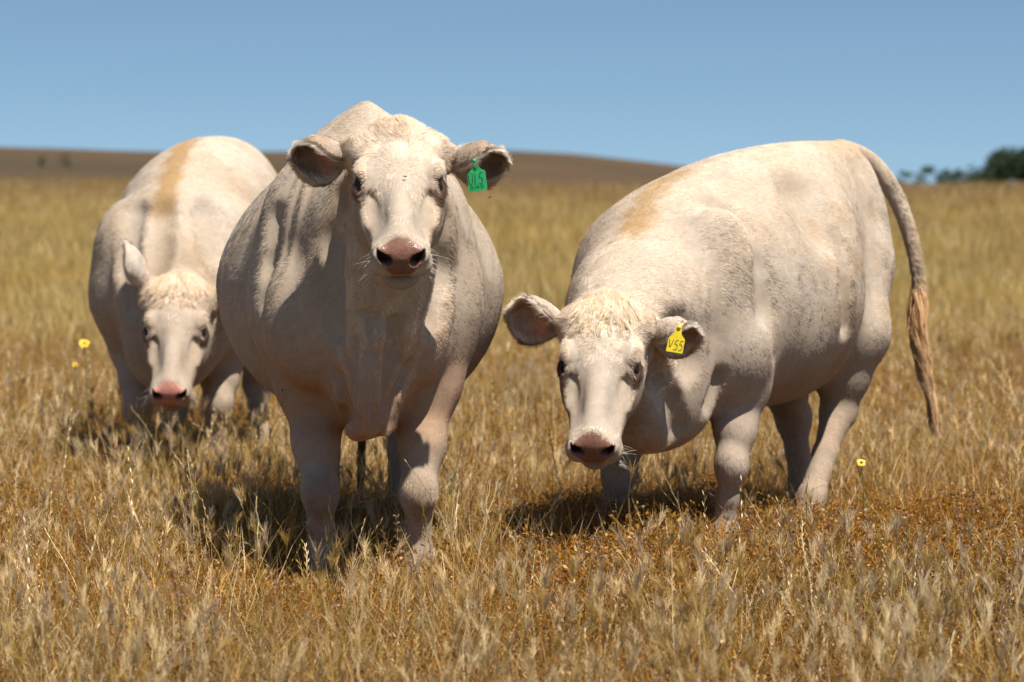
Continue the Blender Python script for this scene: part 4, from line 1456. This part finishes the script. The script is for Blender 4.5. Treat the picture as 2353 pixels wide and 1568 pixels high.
def paint3(V, N, C):
    n = vnoise(V * np.array([1, 1, .4]), 22, 3) * .014 + vnoise(V * np.array([1, 1, .35]), 70, 5) * .012
    cx = np.interp(V[:, 2], [.85, 1.05, 1.2, 1.33], [-1.255, -1.285, -1.28, -1.275])
    m = sstep(.060, .018, np.abs(V[:, 0] - cx) + n) * sstep(12.15, 12.0, V[:, 1]) * sstep(-.1, .15, N[:, 2] - .2 * N[:, 1])
    C = mixc(C, m * (sstep(1.0, 1.08, V[:, 2]) * .75 + .25) * (V[:, 1] > 11.02) * .9, OCHRE)
    C = mixc(C, sstep(0, .5, vnoise(V, 9, 6)) * .2, TAN)
    C = mixc(C, sstep(11.15, 11.0, V[:, 1]) * (.35 + .4 * vnoise(V, 16, 7)).clip(0, 1), TAN)  # tan over the head: dirtier coat, with the face's shadow painted in
    return C


loc3 = (-1.235, 11.8, 0)
cow3, V, Q, N, C = build_cow("cow", loc3, "cream cow grazing head down with an ochre back stripe, partly behind the broad cow", ops, H3, S3, 1.06, h_eyes, ears3,
                             paint3, make_comb(T3, H3, S3), lens_g(H3, S3), [(np.array([-1.45, 10.45, .28]), np.array([-.95, 11.1, .95]))], NF * 2 // 3, 13, lashes=90, pink=np.array([.50, .22, .16]))
forelock(cow3, H3, S3, V, N, loc3, 70, (WHITE * .92, np.array([.30, .21, .12])), length=.075, n=6000)
# ------------------------------------------------------------------ dry grass, seed heads and ground cover
def grass_mat():
    m, nt, b = new_mat("dry_grass")
    L = nt.links
    nt.nodes.remove(b)
    out = [n for n in nt.nodes if n.type == 'OUTPUT_MATERIAL'][0]
    c = nt.nodes.new("ShaderNodeAttribute"); c.attribute_name = "col"
    t = nt.nodes.new("ShaderNodeAttribute"); t.attribute_name = "tint"; t.attribute_type = 'INSTANCER'
    mu = nt.nodes.new("ShaderNodeVectorMath"); mu.operation = 'MULTIPLY'
    L.new(c.outputs['Vector'], mu.inputs[0]); L.new(t.outputs['Vector'], mu.inputs[1])
    d = nt.nodes.new("ShaderNodeBsdfDiffuse"); tr = nt.nodes.new("ShaderNodeBsdfTranslucent")
    gl = nt.nodes.new("ShaderNodeBsdfGlossy"); gl.inputs['Roughness'].default_value = .42
    gl.inputs['Color'].default_value = (.9, .85, .75, 1)
    L.new(mu.outputs['Vector'], d.inputs['Color']); L.new(mu.outputs['Vector'], tr.inputs['Color'])
    m1 = nt.nodes.new("ShaderNodeMixShader"); m1.inputs[0].default_value = .34
    L.new(d.outputs[0], m1.inputs[1]); L.new(tr.outputs[0], m1.inputs[2])
    m2 = nt.nodes.new("ShaderNodeMixShader"); m2.inputs[0].default_value = .025
    L.new(m1.outputs[0], m2.inputs[1]); L.new(gl.outputs[0], m2.inputs[2])
    L.new(m2.outputs[0], out.inputs['Surface'])
    return m


M_GRASS = grass_mat()
STRAW = np.array([.54, .35, .105]); PALE = np.array([.76, .58, .31]); GOLD = np.array([.40, .20, .028])
RUST = np.array([.34, .140, .013]); OLIVE = np.array([.17, .135, .02]); GREEN = np.array([.09, .12, .015])
MAUVE = np.array([.30, .19, .14]); DARK = np.array([.16, .10, .05])


def pick(g, n, cols, p):
    i = g.choice(len(cols), n, p=np.array(p) / sum(p))
    return np.array(cols)[i] * g.uniform(.78, 1.18, (n, 1))


class Tuft:
    def __init__(s):
        s.V, s.Q, s.C, s.n = [], [], [], 0

    def strips(s, P, W, side, col):
        """P (n,k,3) centre lines, W (n,k) widths, side (n,3), col (n,3) or (n,k,3)"""
        n, k, _ = P.shape
        L = P - side[:, None] * W[..., None] / 2; R = P + side[:, None] * W[..., None] / 2
        V = np.stack([L, R], 2).reshape(n, 2 * k, 3)
        if col.ndim == 2:
            col = np.repeat(col[:, None], k, 1)
        s.C.append(np.repeat(col, 2, 1).reshape(-1, 3))
        b = s.n + np.arange(n)[:, None] * 2 * k + np.arange(k - 1)[None] * 2
        s.Q.append(np.stack([b, b + 1, b + 3, b + 2], -1).reshape(-1, 4))
        s.V.append(V.reshape(-1, 3)); s.n += n * 2 * k

    def leafs(s, c, a, b, col):
        n = len(c)
        s.V.append(np.stack([c - a, c + b, c + a, c - b], 1).reshape(-1, 3))
        s.C.append(np.repeat(col, 4, 0))
        s.Q.append(s.n + np.arange(4 * n).reshape(n, 4)); s.n += 4 * n

    def done(s, name, coll):
        V = np.concatenate(s.V); Q = np.concatenate(s.Q); C = np.concatenate(s.C)
        me = bpy.data.meshes.new(name)
        me.from_pydata(V.tolist(), [], Q.tolist())
        a = me.attributes.new("col", 'FLOAT_VECTOR', 'POINT')
        a.data.foreach_set("vector", C.astype(np.float32).ravel())
        me.materials.append(M_GRASS)
        o = bpy.data.objects.new(name, me)
        coll.objects.link(o)
        return o


def curve_lines(g, base, h, lean, k, az=None, bendpow=1.8, wig=.02):
    n = len(base)
    t = np.linspace(0, 1, k)
    az = g.uniform(0, 6.283, n) if az is None else az
    d = np.stack([np.cos(az), np.sin(az), az * 0], 1)
    P = base[:, None] + np.array([0, 0, 1.0]) * (h[:, None] * (t - .25 * lean[:, None] * t**2))[..., None] + d[:, None] * (h[:, None] * lean[:, None] * t**bendpow)[..., None]
    P = P + g.normal(0, 1, (n, k, 3)) * wig * h[:, None, None] * t[None, :, None] * np.array([1, 1, .2])
    return P, d


def disc(g, n, r):
    a = g.uniform(0, 6.283, n); q = np.sqrt(g.random(n)) * r
    return np.stack([np.cos(a) * q, np.sin(a) * q, np.full(n, -.01)], 1)


def face_side(g, n):
    a = g.uniform(0, 6.283, n)
    return np.stack([np.cos(a), np.sin(a), 0 * a], 1)


def add_blades(T, g, n, r, h0, h1, w, cols, p, lean=(.15, .8), k=5):
    B = disc(g, n, r); h = g.uniform(h0, h1, n); le = g.uniform(*lean, n)
    P, d = curve_lines(g, B, h, le, k)
    prof = np.interp(np.linspace(0, 1, k), [0, .4, 1], [.8, 1, .12])
    T.strips(P, w * g.uniform(.6, 1.3, (n, 1)) * prof[None], face_side(g, n), pick(g, n, cols, p))


def add_barley(T, g, n, r, h0, h1, cols, p, awns=34):
    B = disc(g, n, r); h = g.uniform(h0, h1, n); le = g.uniform(.05, .45, n)
    P, d = curve_lines(g, B, h, le, 7, wig=.012)
    T.strips(P, np.full((n, 7), .0015), face_side(g, n), pick(g, n, [STRAW, GOLD, OLIVE, MAUVE], [4, 2, 1.3, .8]))
    top = P[:, -1]; dr = unit(P[:, -1] - P[:, -2])
    hc = pick(g, n, cols, p)
    for i in range(n):
        L = g.uniform(.026, .052)
        ax = unit(dr[i] + g.normal(0, .08, 3))
        s = unit(np.cross(ax, [0.3, .9, .1])); u = np.cross(ax, s)
        m = awns
        t = g.uniform(-.1, .75, m) * L
        ang = g.uniform(0, 6.283, m)
        rad = s[None] * np.cos(ang)[:, None] + u[None] * np.sin(ang)[:, None]
        b = top[i] + ax * t[:, None] + rad * .0022
        al = g.uniform(.018, .036, m)
        spread = g.uniform(.12, .40)
        dd = unit(ax[None] + rad * spread + g.normal(0, .05, (m, 3)))
        A = np.stack([b, b + dd * al[:, None] * .5, b + dd * al[:, None] + rad * .003], 1)
        T.strips(A, np.array([[.0011, .0009, .0003]]) * np.ones((m, 1)), unit(np.cross(dd, g.normal(0, 1, (m, 3)))), np.repeat(hc[i][None], m, 0) * g.uniform(.85, 1.1, (m, 1)))
        m2 = 14
        t2 = np.linspace(0, .8, m2) * L
        ang = np.arange(m2) * 2.1
        rad = s[None] * np.cos(ang)[:, None] + u[None] * np.sin(ang)[:, None]
        c = top[i] + ax * t2[:, None] + rad * .0025
        T.leafs(c, np.repeat((ax * .0052)[None], m2, 0) + rad * .0015, np.cross(rad, ax) * .0016, np.repeat(hc[i][None] * .85, m2, 0))


def add_rye(T, g, n, r, h0, h1, cols, p, zig=14, sp=.0075, lean=(.1, .6)):
    B = disc(g, n, r); h = g.uniform(h0, h1, n); le = g.uniform(*lean, n)
    k = 10
    P, d = curve_lines(g, B, h, le, k, wig=.012)
    c = pick(g, n, cols, p)
    T.strips(P, np.full((n, k), .0016), face_side(g, n), c)
    for i in range(n):
        m = zig
        tt = np.linspace(.52, 1, m) * (k - 1)
        i0 = np.clip(tt.astype(int), 0, k - 2); f = (tt - i0)[:, None]
        c0 = P[i, i0] * (1 - f) + P[i, i0 + 1] * f
        ax = unit(P[i, i0 + 1] - P[i, i0])
        sd = unit(np.cross(ax, g.normal(0, 1, 3))) * np.where(np.arange(m) % 2, 1, -1)[:, None]
        aa = unit(ax + sd * .38) * sp
        T.leafs(c0 + sd * .0015 + aa * .8, aa, np.cross(unit(aa), [0.2, .3, .9]) * .0019, np.repeat(c[i][None] * g.uniform(.9, 1.15), m, 0))


def add_cover(T, g, n, r, h, cols, p, size=.0031):
    a = disc(g, n, r)
    z = h * g.random(n)**.8 * (1 - .5 * (np.hypot(a[:, 0], a[:, 1]) / r)**2)
    c = np.stack([a[:, 0], a[:, 1], z], 1)
    s = size * g.uniform(.5, 1.5, (n, 1))
    u = unit(g.normal(0, 1, (n, 3)) + [0, 0, .3]); v = unit(np.cross(u, g.normal(0, 1, (n, 3))))
    T.leafs(c, u * s * 1.15, v * s * .62, pick(g, n, cols, p))
    m = n // 7
    B = disc(g, m, r * .9)
    P, d = curve_lines(g, B, g.uniform(.5, 1.1, m) * h, g.uniform(.1, 1.0, m), 4, wig=.08)
    T.strips(P, np.full((m, 4), .0013), face_side(g, m), pick(g, m, [RUST, GOLD, MAUVE, DARK], [3, 3, 1, 1]))


def add_whorl(T, g, n, r, h0, h1):
    """dry upright stems with brown whorls of calyces"""
    B = disc(g, n, r); h = g.uniform(h0, h1, n)
    P, d = curve_lines(g, B, h, g.uniform(0, .25, n), 8, wig=.006)
    c = pick(g, n, [MAUVE, DARK * 1.6], [3, 1])
    T.strips(P, np.full((n, 8), .0022), face_side(g, n), c)
    for i in range(n):
        for t in np.linspace(3.2, 7, 8):
            i0 = min(int(t), 6); c0 = P[i, i0] + (P[i, i0 + 1] - P[i, i0]) * (t - i0)
            m = 9
            a = g.uniform(0, 6.283, m)
            rd = np.stack([np.cos(a), np.sin(a), g.uniform(-.2, .7, m)], 1)
            T.leafs(c0 + rd * .0055, rd * .0045, np.cross(rd, [0, 0, 1]) * .0022, pick(g, m, [MAUVE * 1.25, MAUVE, DARK], [3, 2, 1]))


def scatter(name, label_kind, coll, pts, scale, idx, tint, mat_kind="stuff"):
    g = np.random.default_rng(len(pts))
    me = bpy.data.meshes.new(name + "_points")
    me.vertices.add(len(pts))
    me.vertices.foreach_set("co", pts.astype(np.float32).ravel())
    rot = np.stack([g.normal(0, .07, len(pts)), g.normal(0, .07, len(pts)), g.uniform(0, 6.283, len(pts))], 1).astype(np.float32)
    for an, ty, fld, arr in (("rot", 'FLOAT_VECTOR', "vector", rot), ("scl", 'FLOAT', "value", scale.astype(np.float32)), ("tint", 'FLOAT_VECTOR', "vector", tint.astype(np.float32))):
        a = me.attributes.new(an, ty, 'POINT'); a.data.foreach_set(fld, arr.ravel())
    a = me.attributes.new("pick", 'INT', 'POINT'); a.data.foreach_set("value", idx.astype(np.int32))
    o = bpy.data.objects.new(name, me); link(o)
    o["kind"] = mat_kind
    ng = bpy.data.node_groups.new(name + "_scatter", 'GeometryNodeTree')
    ng.interface.new_socket("Geometry", in_out='INPUT', socket_type='NodeSocketGeometry')
    ng.interface.new_socket("Geometry", in_out='OUTPUT', socket_type='NodeSocketGeometry')
    N, L = ng.nodes, ng.links
    gi, go = N.new("NodeGroupInput"), N.new("NodeGroupOutput")
    ci = N.new("GeometryNodeCollectionInfo"); ci.inputs['Collection'].default_value = coll
    ci.inputs['Separate Children'].default_value = True; ci.inputs['Reset Children'].default_value = True
    ip = N.new("GeometryNodeInstanceOnPoints"); ip.inputs['Pick Instance'].default_value = True

    def attr(nm, ty):
        n = N.new("GeometryNodeInputNamedAttribute"); n.data_type = ty; n.inputs['Name'].default_value = nm
        return n.outputs['Attribute']
    L.new(gi.outputs[0], ip.inputs['Points']); L.new(ci.outputs[0], ip.inputs['Instance'])
    L.new(attr("pick", 'INT'), ip.inputs['Instance Index'])
    e2r = N.new("FunctionNodeEulerToRotation")
    L.new(attr("rot", 'FLOAT_VECTOR'), e2r.inputs[0]); L.new(e2r.outputs[0], ip.inputs['Rotation'])
    L.new(attr("scl", 'FLOAT'), ip.inputs['Scale'])
    L.new(ip.outputs[0], go.inputs[0])
    md = o.modifiers.new("scatter", 'NODES'); md.node_group = ng
    return o


def sample_field(g, y0, y1, dens, margin):
    """uniform per square metre over the wedge the lens sees plus a margin"""
    area_w = lambda y: .17 * y + margin
    n = int(dens * (y1 - y0) * 2 * area_w((y0 + y1) / 2) * 1.6)
    y = g.uniform(y0, y1, n); x = g.uniform(-1, 1, n) * area_w(y1)
    ok = np.abs(x) < area_w(y)
    want = int(dens * (y1 - y0) * 2 * area_w((y0 + y1) / 2))
    x, y = x[ok][:want], y[ok][:want]
    return x, y


gg = np.random.default_rng(21)
coll_cover = bpy.data.collections.new("cover_tufts")
coll_grass = bpy.data.collections.new("grass_tufts")
coll_heads = bpy.data.collections.new("seed_head_tufts")
coll_far = bpy.data.collections.new("far_tufts")
for i in range(7):
    g = np.random.default_rng(100 + i)
    T = Tuft(); add_cover(T, g, 1300, .12, g.uniform(.07, .15), [RUST, GOLD, RUST * .7, DARK, MAUVE * .7, OLIVE, STRAW], [4.5, 4.5, 3, 2.2, 1.4, .8, .7])
    T.done("cover_tuft_%d" % i, coll_cover)
for i in range(7):
    g = np.random.default_rng(200 + i)
    T = Tuft()
    add_blades(T, g, 48, .09, .06, .20, .0021, [STRAW, PALE, GOLD, OLIVE, GREEN, MAUVE, DARK], [4, 2.6, 4, .8, .25, 1.0, .8])
    add_blades(T, g, 18, .09, .14, .30, .0016, [STRAW, PALE, GOLD, OLIVE], [5, 3, 2, 1.2], lean=(.05, .5))
    T.done("grass_tuft_%d" % i, coll_grass)
kinds = ["barley"] * 5 + ["rye"] * 3 + ["darkrye", "whorl", "bent"]
for i, kd in enumerate(kinds):
    g = np.random.default_rng(300 + i)
    T = Tuft()
    if kd == "barley":
        add_barley(T, g, 5, .07, .12, .30, [PALE, PALE * 1.12, STRAW, np.array([.56, .42, .25]), np.array([.33, .30, .10])], [4, 3, 3, 2, .3])
        add_blades(T, g, 8, .06, .06, .18, .0026, [STRAW, PALE, GOLD], [2, 1, 1])
    elif kd == "rye":
        add_rye(T, g, 4, .07, .20, .40, [STRAW, PALE, GOLD, OLIVE * 1.2], [4, 3, 2, 1.5])
    elif kd == "darkrye":
        add_rye(T, g, 3, .07, .30, .46, [DARK, MAUVE, OLIVE * .7], [3, 2, 1])
    elif kd == "whorl":
        add_whorl(T, g, 3, .06, .16, .30)
    else:
        add_rye(T, g, 3, .07, .28, .42, [PALE, STRAW, GOLD * .8], [3, 2, 1], lean=(.9, 1.7))
    T.done("seed_head_tuft_%02d" % i, coll_heads)
for i in range(6):
    g = np.random.default_rng(400 + i)
    T = Tuft()
    add_blades(T, g, 110, .26, .08, .26, .006, [STRAW, PALE, GOLD, OLIVE, GREEN, MAUVE, RUST], [4.5, 2, 4.5, 1.6, .5, .6, 1.2], k=4)
    add_blades(T, g, 40, .26, .26, .36, .007, [PALE, PALE * .9, STRAW], [3, 1, 2], lean=(.05, .4), k=4)
    T.done("far_tuft_%d" % i, coll_far)


def tints(g, x, y, base=(1, 1, 1), amt=.16):
    P = np.stack([x, y, 0 * x], 1)
    v = vnoise(P, 1.3, 3) * .5 + vnoise(P, .35, 6) * .5
    w = vnoise(P, .8, 12)
    k = 1 + amt * v + g.normal(0, .06, len(x))
    fade = sstep(38, 62, y)
    k = k * (1 - .30 * fade)
    t = np.stack([k * (1 + .05 * w), k * (1 - .10 * fade), k * (1 - .10 * w)], 1)
    return np.clip(t * np.array(base), .4, 1.5)


def place(name, coll, n_var, zones, seed, weights=None, mask=None, base=(1, 1, 1)):
    g = np.random.default_rng(seed)
    PX, SC, IX, TI = [], [], [], []
    for y0, y1, dens, margin, s0, s1 in zones:
        x, y = sample_field(g, y0, y1, dens, margin)
        if mask is not None:
            keep = g.random(len(x)) < mask(x, y)
            x, y = x[keep], y[keep]
        PX.append(np.stack([x, y, ground_z(x, y)], 1)); SC.append(g.uniform(s0, s1, len(x)))
        IX.append(g.choice(n_var, len(x), p=None if weights is None else np.array(weights) / sum(weights)))
        TI.append(tints(g, x, y, base))
    return scatter(name, None, coll, np.concatenate(PX), np.concatenate(SC), np.concatenate(IX), np.concatenate(TI))


def m_cover(x, y):
    v = vnoise(np.stack([x, y, 0 * x], 1), .9, 8)
    return np.clip(.75 + .5 * v + .35 * np.exp(-((y - 9) / 1.8)**2), 0, 1)


def m_heads(x, y):
    v = vnoise(np.stack([x, y, 0 * x], 1), .8, 30)
    return np.clip(.38 + .8 * v + .6 * sstep(7.9, 7.0, y) + .3 * sstep(10.2, 11.5, y), .08, 1)


place("ground_cover", coll_cover, 7, [(5.6, 12.5, 92, 1.5, .8, 1.35), (12.5, 20, 45, 2.5, 1.0, 1.7)], 1, mask=m_cover)
place("ground_cover", coll_cover, 7, [(7.6, 9.4, 45, .9, 1.3, 1.75)], 5, mask=lambda x, y: (x > -.02) * 1.0)
place("dry_grass", coll_grass, 7, [(5.6, 9.5, 64, 1.5, .85, 1.35), (9.5, 12.5, 60, 1.7, .95, 1.5), (12.5, 20, 50, 2.5, .9, 1.5)], 2, mask=lambda x, y: np.clip(.72 - .28 * np.exp(-((y - 8.8) / 1.0)**2) + .5 * vnoise(np.stack([x, y, 0 * x], 1), .7, 14), .2, 1))
place("seed_head_grass", coll_heads, 11, [(5.6, 12.5, 84, 1.5, .8, 1.25), (12.5, 20, 34, 2.5, .9, 1.3)], 3, weights=[5] * 5 + [5.0] * 3 + [1.4, 1.6, .8], mask=m_heads)
place("far_grass", coll_far, 6, [(18, 32, 13, 6, .8, 1.2), (32, 68, 6.5, 14, .9, 1.4)], 4, base=(.82, .80, .60))

# ------------------------------------------------------------------ yellow flowers
M_PETAL = simple_mat("yellow_petal", (.74, .42, .006), .6)
M_STEM = simple_mat("flower_stem", (.12, .15, .04), .8)


def flower(px, py, Y, r, label, seed):
    g = np.random.default_rng(seed)
    top = at(px, py, Y)
    base = np.array([top[0], top[1], float(ground_z(top[:1], top[1:2])[0])])
    root = bpy.data.objects.new("yellow_flower", None); root.location = base; link(root)
    tag(root, label, "flower", "yellow flowers in the dry grass")
    h = top[2] - base[2]
    ts = np.linspace(0, 1, 7)
    p = [np.array([.012 * math.sin(t * 3), .01 * math.sin(t * 5), h * t]) for t in ts]
    V, Q = tube(p, [.0018] * 7, 6)
    mesh_from("stem", V, Q, M_STEM, root)
    V, Q = [], []
    c = p[-1]
    for ring, (n, rr, up) in enumerate(((16, r, .25), (13, r * .75, .5), (10, r * .45, .8))):
        for i in range(n):
            a = 2 * math.pi * (i + .5 * ring) / n + g.normal(0, .08)
            d = np.array([math.cos(a), math.sin(a), 0]); s = np.array([-d[1], d[0], 0])
            w = rr * .22
            L = rr * g.uniform(.85, 1.1)
            b = len(V)
            q = [c + d * .002 + s * w * .4, c + d * .002 - s * w * .4, c + d * L * .6 - s * w + np.array([0, 0, up * L * .5]), c + d * L * .6 + s * w + np.array([0, 0, up * L * .5]),
                 c + d * L - s * w * .6 + np.array([0, 0, up * L * .6]), c + d * L + s * w * .6 + np.array([0, 0, up * L * .6])]
            V += q; Q += [(b, b + 1, b + 2, b + 3), (b + 3, b + 2, b + 4, b + 5)]
    ca, sa = math.cos(.9), math.sin(.9)
    V = [c + np.array([(v - c)[0], (v - c)[1] * ca - (v - c)[2] * sa, (v - c)[1] * sa + (v - c)[2] * ca]) for v in V]
    mesh_from("petals", V, Q, M_PETAL, root, smooth=False)
    V, Q = tube([c + np.array([0, 0, -.008]), c + np.array([0, 0, -.004]), c + np.array([0, 0, .003])], [.002, .005, .006], 8)
    mesh_from("calyx", V, Q, M_STEM, root)


flower(193, 790, 11.2, .020, "small yellow flower in the grass left of the cow with the ochre back stripe", 1)
flower(172, 838, 11.4, .010, "tiny faded yellow flower just below the brighter one at the left", 2)
flower(1977, 1063, 8.9, .013, "small orange-yellow flower in the grass below the long tail", 3)

# ------------------------------------------------------------------ flies
M_FLY = simple_mat("fly_body", (.015, .012, .01), .35)
M_WING = simple_mat("fly_wing", (.22, .20, .17), .3)
fly_body = None


def build_fly():
    V, Q = tube([(-.0045, 0, 0), (-.003, 0, .0006), (0, 0, .001), (.0018, 0, .0008), (.0026, 0, .0005), (.0038, 0, .0002), (.0042, 0, 0)], [.0003, .0016, .0018, .0016, .0010, .0013, .0004], 8)
    bm = mesh_from("fly_body", V, Q, M_FLY)
    V, Q = [], []
    for s in (1, -1):
        b = len(V)
        V += [(.001, s * .0008, .002), (-.003, s * .0022, .0024), (-.0062, s * .0036, .0022), (-.0058, s * .0018, .0024)]
        Q.append((b, b + 1, b + 2, b + 3) if s > 0 else (b + 3, b + 2, b + 1, b))
    w = mesh_from("fly_wings", V, Q, M_WING, smooth=False)
    me1, me2 = bm.data, w.data
    bpy.data.objects.remove(bm); bpy.data.objects.remove(w)
    return me1, me2


fm1, fm2 = build_fly()
dg = bpy.context.evaluated_depsgraph_get()


def fly(px, py, Y, label, cow=None, yaw=0.0):
    p = Vector(at(px, py, Y))
    rot = Vector((0, 0, 1)).rotation_difference(Vector((0, -1, 0)))
    if cow is not None:
        d = (p - Vector(cam.location)).normalized()
        body = [c for c in cow.children if c.name.startswith("body")][0]
        ok, hit, nrm, _ = body.ray_cast(Vector(cam.location) - Vector(cow.location), d)
        if not ok:
            return
        p = hit + Vector(cow.location) + nrm * .009
        rot = Vector((0, 0, 1)).rotation_difference(nrm)
    root = bpy.data.objects.new("fly", None); link(root)
    root.rotation_mode = 'QUATERNION'
    from mathutils import Quaternion
    root.rotation_quaternion = rot @ Quaternion((0, 0, 1), yaw)
    root.location = p
    tag(root, label, "fly", "flies around the cows")
    a = bpy.data.objects.new("fly_body", fm1); link(a, root)
    b = bpy.data.objects.new("fly_wings", fm2); link(b, root)


fly(1126, 453, 7.9, "black fly in mid-air just right of the green ear tag", None, .4)
fly(929, 399 + 13, 7.6, "small fly on the forehead of the cow facing the camera", cow1, .3)
fly(1318, 637, 9.0, "small dark fly in front of the right cow's far shoulder", cow2, 1.2)
fly(1890, 712, 9.4, "dark fly on the right cow's flank behind the belly marks", cow2, 2.0)  # this fly and the next stand in for dark scratches
fly(1862, 716, 9.4, "small fly beside the dark mark on the right cow's flank", cow2, .9)
fly(655, 895, 8.2, "small fly low on the broad cow's shoulder above its shaded foreleg", cow1, .1)
